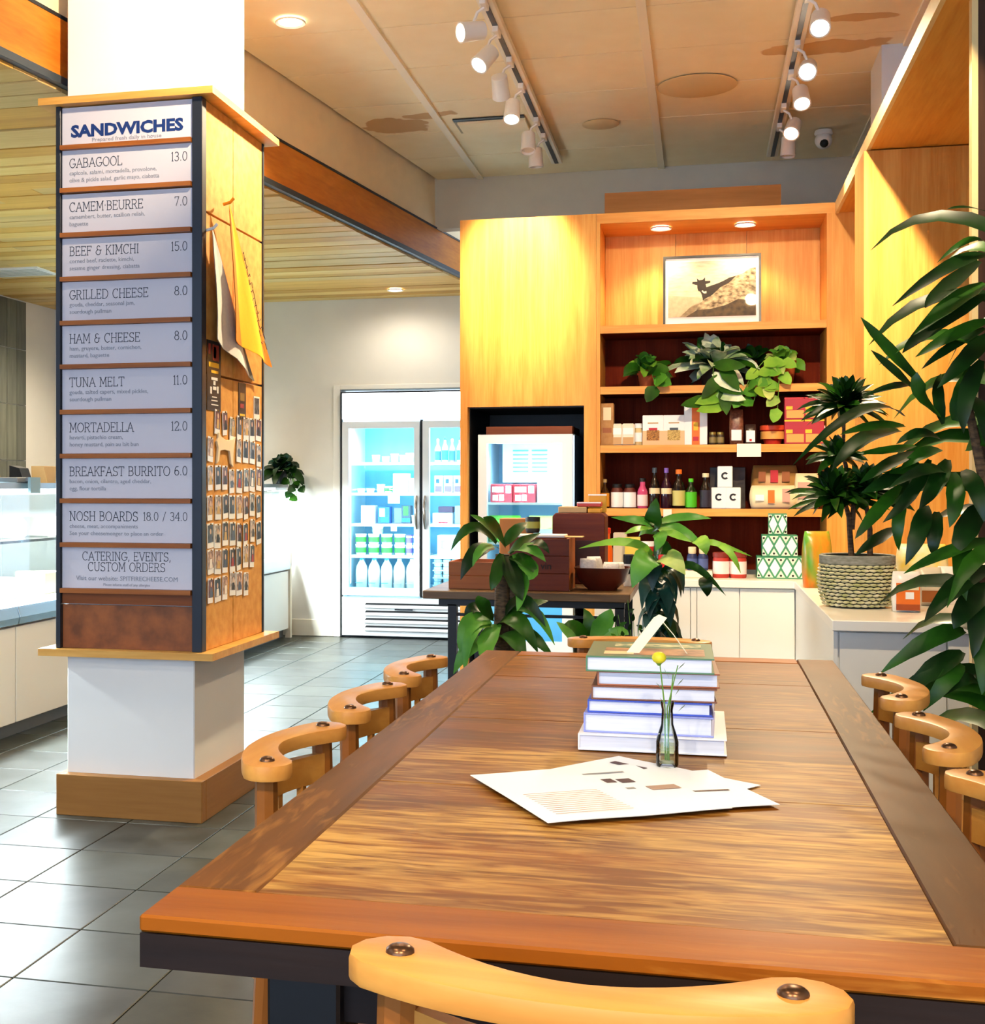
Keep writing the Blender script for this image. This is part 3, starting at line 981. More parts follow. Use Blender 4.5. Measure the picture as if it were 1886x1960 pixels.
for z in (2.121, 1.789, 1.470, 1.127):
    sh = MB().box(-0.534, 0.641, 7.215, 7.6, z - 0.036, z).build('shelf_board', oak_dark, su, SO)
    MB().box(-0.534, 0.641, 7.2, 7.215, z - 0.040, z + 0.001).build('edge_strip', oak_x, sh, SO)
tag(MB().box(-0.56, 0.452, 7.9, 7.93, 2.735, 3.0).build('timber_plank', wood('loose_plank', '#9a6a30', '#c08a48', 'x', 7, .5, 50, tight=.9), None, (-.05, 7.9, 2.735)), 'wide loose timber plank standing on top of the oak cabinets', 'plank')
tag(MB().box(-0.555, 1.74, 7.642, 8.0, 2.70, 2.733).build('cabinet_top', oak_x, None, (0.6, 7.8, 2.70)), 'oak dust cover closing the cabinet wall on top', 'cabinet top')

# canopy along the right wall, deep divider, near end panel
CO = (1.2, 5.4, 2.68)
cn = thing('wood_canopy', 'orange oak canopy running along the right wall above the counter', 'canopy', CO)
MB().box(0.70, 1.74, 3.5, 7.2, 2.68, 2.735).build('canopy_board', oak_y, cn, CO)
MB().box(0.684, 0.70, 3.5, 7.2, 2.676, 2.737).build('edge_strip', M('oak_edge', '#f0cf8e', 0.45, var=.08), cn, CO)
tag(MB().box(0.675, 1.74, 5.88, 6.22, 0.781, 2.675).build('oak_divider', oak_v, None, (1.2, 6.0, .781)), 'deep orange oak divider standing on the white counter under the canopy', 'divider')
EO = (1.2, 4.12, 0)
ep = thing('end_panel', 'dark brown tall end panel with pale edge at the right border', 'panel', EO)
MB().box(0.785, 1.74, 4.10, 4.14, 0, 2.676).build('board', wood('dark_panel_wood', '#3a2416', '#52341f', 'z', 10, .5, 90), ep, EO)
MB().box(0.768, 0.785, 4.10, 4.14, 0, 2.676).build('edge_strip', M('oak_edge', '#f0cf8e', 0.45, var=.08), ep, EO)
# white boxed post above the canopy
struct(MB().box(0.86, 1.35, 6.78, 7.2, 2.737, 3.44).build('trim_4', M('boxed_post_paint', '#d9dcdf', .6)))

# ---------------------------------------------------------------- white counter
BO = (0.0, 6.95, 0)
bc = thing('base_cabinet', 'white base cabinet with plain doors below the grocery shelves', 'cabinet', BO)
MB().box(-0.53, 0.468, 6.76, 7.19, 0.08, 0.74).build('body', white_lam, bc, BO)
MB().box(-0.53, 0.468, 6.82, 7.19, 0.0, 0.08).build('toe_kick', M('kick_grey', '#8a8a86', .5), bc, BO)
ds = [-0.53, -0.02, -0.051, 0.187, 0.452]
ds = sorted(ds)
for a, b in zip(ds, ds[1:]):
    MB().box(a + .002, b - .002, 6.742, 6.76, 0.085, 0.738).build('door', white_lam, bc, BO, bev=.001)
PO = (0.9, 5.8, 0)
pc = thing('base_cabinet', 'white base cabinet under the counter arm that reaches towards the table', 'cabinet', PO)
MB().box(0.47, 1.74, 4.86, 7.19, 0.08, 0.74).build('body', white_lam, pc, PO)
MB().box(0.50, 1.74, 4.92, 7.19, 0.0, 0.08).build('toe_kick', M('kick_grey', '#8a8a86', .5), pc, PO)
MB().box(0.455, 0.469, 4.845, 6.74, 0.085, 0.738).build('side_panel', white_lam, pc, PO)
MB().box(0.475, 0.825, 4.845, 4.86, 0.085, 0.735).build('end_door', white_lam, pc, PO, bev=.001)
MB().box(0.83, 0.90, 4.835, 4.86, 0.0, 0.74).build('corner_post', white_lam, pc, PO, bev=.001)
WO = (0.6, 6.0, 0.74)
tag(MB().prism([(-0.535, 6.72), (0.447, 6.72), (0.447, 4.81), (1.74, 4.81), (1.74, 7.198), (-0.535, 7.198)], 0.742, 0.78).build('worktop', M('worktop_white', '#f4efe4', .3), None, WO, bev=.003),
    'white L-shaped worktop running below the shelves and out towards the table', 'worktop')

# framed picture on the top shelf
FO = (0.058, 7.42, 2.122)
fr = thing('framed_picture', 'black-framed photograph of a cow on a rocky slope', 'picture', FO)
fr.rotation_euler = (R(-4), 0, 0)
w, h = 0.2625, 0.405
black_frame = M('frame_black', '#15120f', .35)
for a in ((-w, w, 0, .012), (-w, w, h - .012, h)):
    MB().box(a[0], a[1], -0.012, 0.012, a[2], a[3]).build('frame_bar', black_frame, fr)
for a in ((-w, -w + .012), (w - .012, w)):
    MB().box(a[0], a[1], -0.012, 0.012, .012, h - .012).build('frame_bar', black_frame, fr)
MB().box(-w + .012, w - .012, -.002, .008, .012, h - .012).build('mount', M('mount_white', '#f6f3ee', .6), fr)


def sepia_sky():
    m = bpy.data.materials.new('sepia_sky_print')
    m.use_nodes = True
    nt = m.node_tree
    b = nt.nodes['Principled BSDF']
    tc = nt.nodes.new('ShaderNodeTexCoord')
    mp = nt.nodes.new('ShaderNodeMapping')
    mp.inputs['Scale'].default_value = (4, 1, 16)
    ns = nt.nodes.new('ShaderNodeTexNoise')
    rp = nt.nodes.new('ShaderNodeValToRGB')
    rp.color_ramp.elements[0].color = hx('#b59c74')
    rp.color_ramp.elements[1].color = hx('#e8dcc0')
    nt.links.new(tc.outputs['Object'], mp.inputs[0])
    nt.links.new(mp.outputs[0], ns.inputs['Vector'])
    nt.links.new(ns.outputs['Fac'], rp.inputs[0])
    nt.links.new(rp.outputs[0], b.inputs['Base Color'])
    return m


px0, px1, pz0, pz1 = -0.235, 0.235, 0.062, 0.372
pr = MB().box(px0, px1, -.0035, -.002, pz0, pz1).build('print', sepia_sky(), fr)


def U(u, v):
    return (px0 + (px1 - px0) * u, -.0042, pz0 + (pz1 - pz0) * v)


MB().poly([U(0, 0), U(.25, 0), U(.35, .2), U(.4, .34), U(0, .40)]).build('sea', M('sepia_sea', '#cdb893', .6, var=.2, scale=40), pr)
MB().poly([U(.13, 0), U(1, 0), U(1, .86), U(.93, .84), U(.86, .76), U(.78, .72), U(.7, .6), U(.6, .52), U(.5, .38), U(.42, .32), U(.36, .24), U(.27, .2)]).build('rock', M('sepia_rock', '#cdb78e', .6, color2='#4e3c22', scale=34, stretch=(1, 1, 1.6)), pr)
MB().poly([(p[0], -.0046, p[2]) for p in [U(.2, 0), U(1, 0), U(1, .26), U(.8, .3), U(.66, .2), U(.5, .14), U(.33, .12)]]).build('shaded_rock', M('sepia_rock_dark', '#5c4828', .6, color2='#2e2212', scale=30), pr)
cow = [(.40, .28), (.385, .40), (.37, .45), (.345, .47), (.335, .52), (.335, .57), (.275, .60), (.28, .635), (.335, .635), (.33, .70), (.355, .66), (.395, .665), (.425, .71), (.425, .645), (.485, .645), (.485, .61), (.43, .585), (.44, .53), (.50, .56), (.58, .60), (.64, .64), (.70, .69), (.78, .72), (.80, .60), (.74, .5), (.66, .40), (.56, .30), (.46, .22)]
MB().poly([(p[0], -.0039, p[2]) for p in [U(*q) for q in cow]]).build('cow_silhouette', M('sepia_cow', '#2e2114', .6, var=.3, scale=60), pr)
MB().poly([(p[0], -.00415, p[2]) for p in [U(.385, .46), U(.41, .42), U(.44, .42), U(.44, .46), U(.41, .45), U(.395, .48)]]).build('collar', M('sepia_collar', '#efe2c4', .6), pr)
MB().box(-w + .012, w - .012, -.009, -.008, .012, h - .012).build('pane', glass('picture_glass', (1, 1, 1, 1), .012), fr)

# paper tickets hanging on shelf edges
tk = M('ticket_paper', '#f6f1e4', .6)
tag(MB().box(-.062, .062, -.001, .001, -.07, 0).build('price_ticket', tk, None), 'white paper ticket hanging from the shelf below the spice bags', 'ticket').location = (0.248, 7.19, 1.474)
tag(MB().box(-.022, .022, -.001, .001, -.055, 0).build('price_ticket', tk, None), 'small white ticket on the shelf edge below the dark sauce bottles', 'ticket').location = (-0.175, 7.19, 1.124)

# ================================================================ GOODS BUILDERS (front is -Y)
def prn(name, c):
    return M('label_' + name, c, 0.5)


def carton(name, label, cat, loc, w, d, h, mat_, labels=(), group=None, rz=0, bev=.003):
    t = thing(name, label, cat, loc, rz, group)
    MB().box(-w / 2, w / 2, 0, d, 0, h).build('body', mat_, t, bev=bev)
    for q, (a, b, c, e, m) in enumerate(labels):
        MB().box(-w / 2 + a * w, -w / 2 + b * w, -0.0012 - .0005 * q, 0.0, c * h, e * h).build('label_print', m, t)
    return t


def turned(name, label, cat, loc, body, mat_, cap=None, capm=None, band=None, bandm=None, group=None, n=16, extra=()):
    """round goods: body profile, cap profile, wrap-round label band (r, z0, z1)"""
    t = thing(name, label, cat, loc, 0, group)
    MB().lathe(body, n).build('body', mat_, t, smooth=True)
    if cap:
        MB().lathe(cap, n).build('cap', capm, t, smooth=True)
    if band:
        r, z0, z1 = band
        MB().lathe([(r, z0), (r, z1)], n, cap=False).build('label_wrap', bandm, t, smooth=True)
    for prof, m, nm in extra:
        MB().lathe(prof, n).build(nm, m, t, smooth=True)
    return t


def tub(name, label, loc, r, h, mat_, lidm, bandm=None, cat='tub', group=None):
    return turned(name, label, cat, loc, [(r * .86, 0), (r * .88, .004), (r, h * .88)], mat_, [(r * 1.06, h * .88), (r * 1.06, h), (r * .95, h)], lidm,
                  (r * 1.005, h * .2, h * .7) if bandm else None, bandm, group)


def bottle(name, label, loc, r, h, mat_, capm, bandm=None, neck=.38, shoulder=.55, lab=(.08, .48), group=None, capl=.12):
    return turned(name, label, 'bottle', loc, [(r * .9, 0), (r, .006), (r, h * shoulder), (r * .82, h * (shoulder + .08)), (r * neck, h * (shoulder + .2)), (r * neck, h * (1 - capl))], mat_,
                  [(r * neck * 1.15, h * (1 - capl)), (r * neck * 1.15, h * .99), (r * neck * .9, h)], capm,
                  (r * 1.015, h * lab[0], h * lab[1]) if bandm else None, bandm, group)


def pouch(name, label, cat, loc, w, d, h, mat_, labels=(), group=None, rz=0, tilt=0, gusset=True):
    """soft filled bag: pillow body with pinched top seam and wrinkled skin"""
    t = thing(name, label, cat, loc, rz, group)
    t.rotation_euler = (R(tilt), 0, rz)
    b = MB()
    n, hh = 16, 9
    rg = random.Random(int(abs(loc[0] * 1000 + loc[2] * 77)))
    k = 0
    for j in range(hh + 1):
        v = j / hh
        wide = w / 2 * (0.92 + .08 * math.sin(math.pi * v)) * (1 if v < .97 else .97)
        thick = d / 2 * max(0.06, (math.sin(math.pi * min(1, v * .86 + .14))) ** .6)
        for i in range(n):
            a = 2 * math.pi * i / n
            ca, sa = math.cos(a), math.sin(a)
            q = 1 / (abs(ca) ** 4 + abs(sa) ** 4) ** .25 if v < .8 else 1 / (abs(ca) ** 3 + abs(sa) ** 3) ** .33
            wr = 1 + rg.uniform(-.05, .05) * (0.2 if v in (0,) else 1)
            b.v.append((wide * ca * q, d / 2 + thick * sa * q * wr, v * h))
    for j in range(hh):
        for i in range(n):
            i2 = (i + 1) % n
            b.face((j * n + i, j * n + i2, (j + 1) * n + i2, (j + 1) * n + i))
    b.face(list(reversed(range(n))))
    b.face([hh * n + i for i in range(n)])
    b.build('bag', mat_, t, smooth='all')
    for q, (a, bb_, c, e, m) in enumerate(labels):
        MB().box(-w / 2 + a * w, -w / 2 + bb_ * w, -0.006 - .0006 * q, 0.002, c * h, e * h).build('label_print', m, t)
    return t


# ================================================================ DOUBLE-DOOR COOLER (far left)
FX0, FX1, FY = -2.890, -1.545, 10.42
RO = (-2.2, 10.7, 0)
cool = thing('double_door_cooler', 'tall white double-door glass cooler let into the far wall, glowing blue inside', 'fridge', RO)
enam = M('fridge_enamel', '#eef1f4', .3)
inner = M('fridge_inner', '#cfeaf4', .5)
rubber = M('gasket_black', '#1a1c20', .6)
MB().box(FX0, FX1, 11.08, 11.12, 0.02, 2.02).build('back_wall', M('fridge_back', '#7fc6e6', .5, var=.12, scale=3, stretch=(3, 1, .5)), cool, RO)
MB().box(FX0, FX0 + .03, FY, 11.08, 0.02, 2.02).build('side_wall', inner, cool, RO)
MB().box(FX1 - .03, FX1, FY, 11.08, 0.02, 2.02).build('side_wall', inner, cool, RO)
MB().box(FX0 + .03, FX1 - .03, FY + .06, 11.08, 1.78, 2.02).build('top_box', inner, cool, RO)
MB().box(FX0 + .03, FX1 - .03, FY + .06, 11.08, 0.02, 0.398).build('bottom_box', inner, cool, RO)
hd = MB().box(FX0 + .012, FX1 - .012, FY - .03, FY + .06, 1.80, 2.012).build('header_sign', M('header_backlit', '#f4fbff', .4, emit=3.0), cool, RO)
MB().box(FX0 - .004, FX1, FY - .025, FY + .05, 2.013, 2.026).build('header_edge', rubber, cool, RO)
MB().box(FX0 - .006, FX0 + .008, FY - .02, FY + .05, 0.02, 2.013).build('side_seal', rubber, cool, RO)
for k, (x0, x1) in enumerate(((-2.874, -2.224), (-2.198, -1.55))):
    d = MB()
    d.box(x0, x0 + .055, FY - .045, FY, .352, 1.777).box(x1 - .045, x1, FY - .045, FY, .352, 1.777)
    d.box(x0 + .055, x1 - .045, FY - .045, FY, .352, .415).box(x0 + .055, x1 - .045, FY - .045, FY, 1.722, 1.777)
    do = d.build('door', enam, cool, RO)
    MB().box(x0 + .055, x1 - .045, FY - .028, FY - .02, .415, 1.722).build('glass_pane', glass('fridge_glass', (.86, .97, 1, 1), .05), do, RO)
    hxx = x1 - .032 if k == 0 else x0 + .012
    pts = [(hxx + .01, FY - .05 - .03 * math.sin(math.pi * i / 8), 1.17 - .27 * i / 8) for i in range(9)]
    MB().tube(pts, [.006, .010, .012, .013, .013, .013, .012, .010, .006], 8).build('handle', M('bronze_steel', '#a09184', .3, .9), do, RO, smooth=True)
MB().box(-2.222, -2.200, FY - .02, FY + .02, .34, 1.79).build('centre_post', rubber, cool, RO)
MB().box(-2.23, -2.19, FY + .03, FY + .09, .40, 1.78).build('inner_post', inner, cool, RO)
gr = MB().box(FX0 + .005, FX1 - .005, FY - .02, FY + .06, .02, .335).build('grille_panel', enam, cool, RO)
for k in range(4):
    z = .285 - k * .062
    MB().extr([(-2.70, FY - .021, z - .026), (-1.60, FY - .021, z - .026), (-1.60, FY - .021, z + .004), (-2.675, FY - .021, z + .004)], (0, .03, 0)).build('louvre_gap', black, gr, RO)
    MB().box(-2.69, -1.59, FY - .04, FY - .021, z - .038, z - .012).build('louvre_blade', enam, gr, RO, bev=.004)
MB().box(-2.43, -2.28, FY - .046, FY - .04, .235, .246).build('maker_plate', metal_dark, gr, RO)
FZ = (1.446, 1.193, .936, .674)
wire = M('shelf_white', '#f3fbff', .4)
for z in FZ:
    for x0, x1 in ((-2.855, -2.235), (-2.185, -1.58)):
        MB().box(x0, x1, FY + .10, 11.0, z - .022, z).build('shelf', wire, cool, RO)
for x in (-2.842, -2.245, -2.175, -1.59):
    MB().box(x - .008, x + .008, FY + .07, FY + .085, .44, 1.74).build('light_strip', M('cooler_led', '#d8f4ff', .5, emit=6.0), cool, RO)
for x in (-2.55, -1.88):
    area('cooler_lamp', (x, FY + .16, 1.765), (R(-14), 0, 0), .55, .1, 13, (.62, .9, 1.0))
    area('cooler_lamp', (x, FY + .09, 1.05), (R(90), 0, 0), .5, 1.1, 5, (.62, .9, 1.0))

W = M('pack_white', '#f4f7f8', .4)
Wm = M('milk_plastic', '#eef4f6', .35)
green = prn('green', '#3f9a3a')
blue = prn('blue', '#1f4fa0')
cyan = prn('cyan', '#28a8e0')
purple = prn('purple', '#7a5ab8')
red = prn('red', '#c02430')
tan = prn('tan', '#c9a06a')
yellow = prn('yellow', '#f0c020')
orange = prn('orange', '#e8731a')
blackp = prn('black', '#141416')
grey = prn('grey', '#8d9298')
YF = FY + .13
# milk jugs
jb = [(.040, 0), (.044, .006), (.046, .14), (.040, .18), (.026, .21), (.017, .225), (.017, .235)]


def milk(px_x, lab, emb, label, body):
    t = thing('milk_jug', label, 'milk jug', (px_x, YF + .05, .399), 0, 'milk jugs in the cooler')
    MB().lathe(jb, 14, sx=1.05, sy=1.0, sq=3.2).build('jug', body, t, smooth=True)
    MB().lathe([(.019, .228), (.019, .242), (.016, .244)], 12).build('cap', lab, t)
    MB().box(-.032, .032, -.0505, -.049, .02, .075).build('label_print', lab, t)
    MB().lathe([(.0, -.001), (.022, -.001), (.022, 0)], 14, cap=False).build('emblem', emb, t)
    t.children[-1].rotation_euler = (R(90), 0, 0)
    t.children[-1].location = (0, -.0505, .095)
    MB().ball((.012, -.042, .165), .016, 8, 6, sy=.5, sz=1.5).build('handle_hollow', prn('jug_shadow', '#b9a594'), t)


for k in range(5):
    x = -2.765 + .108 * k
    if k < 3:
        milk(x, cyan, prn('pale_cyan', '#9fdcf2'), ('leftmost white milk jug with cyan label on the cooler floor', 'second white milk jug with cyan label on the cooler floor', 'third white milk jug with cyan label on the cooler floor')[k], Wm)
    else:
        milk(x, prn('milk_grey', '#c9cdd6'), blue, ('cream milk jug with dark blue emblem, left of two', 'cream milk jug with dark blue emblem, right of two')[k - 3], M('milk_cream', '#d9cfc6', .35))
ordn = ('first', 'second', 'third', 'fourth', 'fifth', 'sixth', 'seventh', 'eighth')
for k in range(4):
    for j in range(2):
        x = -2.775 + .112 * k
        tub('yogurt_tub', '%s white tub with green label, %s layer on the cooler shelf' % (ordn[k], ('lower', 'upper')[j]), (x, YF + .06, .675 + j * .088), .046, .086, W, W, green, 'tub', 'green labelled tubs')
tub('yogurt_tub', 'single white tub on top of the green labelled tubs', (-2.63, YF + .06, .675 + .176), .046, .058, W, W, prn('pale_green', '#a9c9a4'))
for k in range(2):
    for j in range(2):
        tub('yogurt_tub', '%s purple labelled tub, %s layer beside the green labelled tubs' % (ordn[k], ('lower', 'upper')[j]), (-2.358 + .06 * k, YF + .05, .675 + j * .085), .027, .083, W, purple if j else W, (purple, blue, purple)[k], 'tub', 'purple labelled tubs')
# third shelf, left door
carton('dairy_box', 'plain white box at the left of the third cooler shelf', 'box', (-2.70, YF, .937), .12, .1, .15, W)
carton('dairy_box', 'blue and white carton on the third cooler shelf', 'carton', (-2.565, YF, .937), .10, .1, .14, prn('carton_blue', '#2f62b0'), [(.15, .6, .4, .9, W), (.3, .9, .1, .35, cyan)])
carton('dairy_box', 'grey box behind the blue carton on the third cooler shelf', 'box', (-2.455, YF + .06, .937), .075, .1, .13, grey)
carton('dairy_box', 'dark carton with green print on the third cooler shelf', 'carton', (-2.375, YF, .937), .075, .1, .15, prn('dk_slate', '#3d4a58'), [(.2, .75, .45, .95, green), (.05, .95, .1, .3, cyan)])
tub('cheese_tub', 'low white tub at the right of the third cooler shelf', (-2.30, YF + .04, .937), .038, .07, W, W)
# second shelf, left door
for k, (x, h, bm) in enumerate(((-2.77, .035, None), (-2.69, .035, None), (-2.60, .07, prn('pale_grey', '#b8c4c0')), (-2.535, .055, green))):
    tub('cheese_tub', ('flat white cheese tub at the far left of the second cooler shelf', 'flat white cheese tub second on the second cooler shelf', 'taller white tub with grey label on the second cooler shelf', 'small white tub with green label on the second cooler shelf')[k], (x, YF + .05, 1.194), .034, h, W, W, bm)
carton('dairy_box', 'tall white carton on the second cooler shelf behind a hanging ticket', 'carton', (-2.42, YF, 1.194), .13, .1, .16, W, [(.6, .9, .3, .7, prn('pale_grey', '#b8c4c0'))])
carton('dairy_box', 'short white carton at the right of the second cooler shelf', 'carton', (-2.315, YF, 1.194), .07, .1, .12, W)
tag(MB().box(-.05, .05, -.001, .001, -.09, .0).build('price_ticket', tk), 'white ticket hanging from the second cooler shelf', 'ticket').location = (-2.47, FY + .098, 1.194)
tag(MB().box(-.025, .025, -.001, .001, -.06, .0).build('price_ticket', tk), 'narrow white ticket hanging from the third cooler shelf', 'ticket').location = (-2.47, FY + .098, .936)
# top shelf, left door
for k, x in enumerate((-2.64, -2.56, -2.48, -2.41, -2.35, -2.29)):
    tub('cheese_tub', '%s small pale tub on the top shelf behind the left cooler door' % ordn[k], (x, YF + .04 + .02 * (k % 2), 1.447), .033, (.06, .05, .07, .06, .075, .05)[k], W, (W, prn('pale_grey', '#b8c4c0'))[k % 2], (None, prn('pale_grey', '#b8c4c0'))[k % 2], 'tub', 'small tubs on the top cooler shelf')
carton('dairy_box', 'white carton on the top cooler shelf beside the door post', 'carton', (-2.27, YF + .1, 1.447), .05, .08, .14, W)
# right door
for k, (x, c) in enumerate(((-2.115, W), (-2.055, W), (-1.995, purple), (-1.93, W), (-1.87, purple))):
    bottle('drink_bottle', '%s slim bottle on the top shelf behind the right cooler door' % ordn[k], (x, YF + .05, 1.447), .025, .19 + .015 * (k % 2), c, (W, blue)[k % 2], (blue, cyan)[k % 2], group='slim bottles in the cooler')
for k, x in enumerate((-2.10, -2.02, -1.94)):
    carton('yogurt_pack', '%s white and purple pack on the second shelf behind the right cooler door' % ordn[k], 'pack', (x, YF, 1.194), .07, .08, .14, W, [(.1, .9, .05, .4, purple), (.2, .6, .55, .8, blue)], 'purple and white packs')
carton('meat_pack', 'flat white pack with a red stripe on the third shelf behind the right cooler door', 'pack', (-2.07, YF, .937), .16, .12, .09, W, [(.3, .8, .05, .2, red)])
carton('meat_pack', 'dark purple pack lying on the flat white pack in the cooler', 'pack', (-2.05, YF + .04, 1.030), .12, .1, .05, prn('plum', '#4a2f48'))
carton('meat_pack', 'grey pack at the right of the third cooler shelf', 'pack', (-1.92, YF + .03, .937), .1, .12, .15, grey)
carton('cheese_box', 'large white box with a dark bracket mark on the fourth cooler shelf', 'box', (-1.99, YF, .675), .24, .15, .17, W,
       [(.14, .18, .35, .75, grey), (.14, .26, .70, .75, grey), (.14, .26, .35, .40, grey), (.4, .85, .60, .62, grey), (.4, .75, .44, .46, grey)])
egg_m = M('egg_pulp', '#b8cdd6', .8, var=.1, scale=80)
for k in range(4):
    t = thing('egg_carton', ('lowest', 'second', 'third', 'topmost')[k] + ' grey pulp egg carton in the stack behind the right cooler door', 'egg carton', (-2.0, YF, .399 + k * .062), 0, 'stacked egg cartons')
    b = MB()
    for i in range(4):
        for j in range(2):
            b.lathe([(.030, 0), (.036, .03), (.033, .058), (.02, .062)], 8, (-.112 + .075 * i, .04 + .075 * j, 0))
    b.box(-.15, .15, 0, .15, .026, .034)
    b.build('tray', egg_m, t, smooth=True)

# ================================================================ SMALL GLASS-DOOR FREEZER IN THE NICHE
ZO = (-.945, 7.6, 0)
sf = thing('glass_door_freezer', 'narrow white glass-door freezer glowing inside the oak niche', 'freezer', ZO)
x0, x1 = -1.222, -.690
MB().box(x0, x1, 7.90, 7.94, .03, 1.540).build('back_wall', M('freezer_back', '#8fd0ee', .5), sf, ZO)
MB().box(x0, x0 + .025, 7.33, 7.90, .03, 1.540).build('side_wall', inner, sf, ZO)
MB().box(x1 - .025, x1, 7.33, 7.90, .03, 1.540).build('side_wall', inner, sf, ZO)
MB().box(x0 + .025, x1 - .025, 7.33, 7.90, 1.50, 1.540).build('top_wall', inner, sf, ZO)
MB().box(x0 + .025, x1 - .025, 7.31, 7.90, .03, .30).build('base_box', enam, sf, ZO)
for k in range(4):
    MB().box(x0 + .06, x1 - .06, 7.306, 7.31, .08 + k * .05, .10 + k * .05).build('louvre_gap', grey, sf, ZO)
d = MB()
d.box(x0, x0 + .05, 7.28, 7.325, .31, 1.538).box(x1 - .06, x1, 7.28, 7.325, .31, 1.538).box(x0 + .05, x1 - .06, 7.28, 7.325, .31, .38).box(x0 + .05, x1 - .06, 7.28, 7.325, 1.488, 1.538)
do = d.build('door', enam, sf, ZO)
MB().box(x0 + .05, x1 - .06, 7.30, 7.306, .38, 1.488).build('glass_pane', glass('fridge_glass', (.86, .97, 1, 1), .05), do, ZO)
MB().box(x1 + .001, x1 + .010, 7.27, 7.30, .9, 1.53).build('door_hinge', steel, do, ZO)
ev = MB().box(x0 + .10, x1 - .03, 7.55, 7.90, 1.27, 1.498).build('evaporator', inner, sf, ZO)
for a, b in ((x0 + .16, x0 + .25), (x0 + .27, x0 + .36)):
    for k in range(6):
        MB().box(a, b, 7.546, 7.55, 1.33 + k * .024, 1.339 + k * .024).build('vent_slit', prn('vent_blue', '#5aa8cc'), ev, ZO)
for z in (1.155, .93, .70):
    MB().box(x0 + .026, x1 - .026, 7.34, 7.88, z - .012, z).build('shelf', wire, sf, ZO)
MB().box(x1 - .04, x1 - .028, 7.34, 7.352, .4, 1.47).build('light_strip', M('cooler_led', '#d8f4ff', .5, emit=6.0), sf, ZO)
area('freezer_lamp', (-.95, 7.40, 1.485), (R(-15), 0, 0), .4, .08, 3.5, (.7, .92, 1.0))
area('freezer_lamp', (-.95, 7.37, .95), (R(90), 0, 0), .38, 1.0, 2.2, (.7, .92, 1.0))
tag(MB().box(-1.185, -.70, 7.34, 7.8, 1.5405, 1.585).build('loose_board', wood('freezer_board', '#7a3818', '#96502a', 'x', 9, .5, 60)), 'reddish-brown board lying on top of the small freezer', 'board')
for k, x in enumerate((-1.105, -.975)):
    carton('frozen_box', ('left red and white frozen food box in the small freezer', 'middle red and white frozen food box in the small freezer')[k], 'box', (x, 7.38, 1.156), .125, .15, .105, red, [(.08, .6, .55, .85, W), (.1, .35, .1, .4, W), (.4, .62, .1, .42, W), (.7, .95, .5, .9, prn('pale_cyan', '#9fdcf2'))], 'red frozen food boxes')
carton('frozen_box', 'plain white frozen food box at the right of the small freezer', 'box', (-.82, 7.38, 1.156), .16, .15, .13, W)
pouch('frozen_bag', 'bright green frozen vegetable bag on the left in the small freezer', 'bag', (-1.09, 7.37, .931), .2, .09, .15, M('bag_green', '#58b828', .3), [(.4, .85, .2, .65, W), (.52, .72, .32, .55, prn('pale_green2', '#a8d890'))])
pouch('frozen_bag', 'pale green and white frozen bag on the right in the small freezer', 'bag', (-.86, 7.37, .931), .2, .09, .15, M('bag_pale_green', '#b8dc6a', .3), [(.15, .85, .1, .5, W)])
for k, x in enumerate((-1.11, -.95, -.79)):
    carton('frozen_box', '%s pale frozen box on the low freezer shelf' % ('left', 'middle', 'right')[k], 'box', (x, 7.38, .701), .13, .15, .12, (W, prn('pale_cyan', '#9fdcf2'), W)[k], [(.1, .9, .1, .3, (cyan, W, green)[k])])

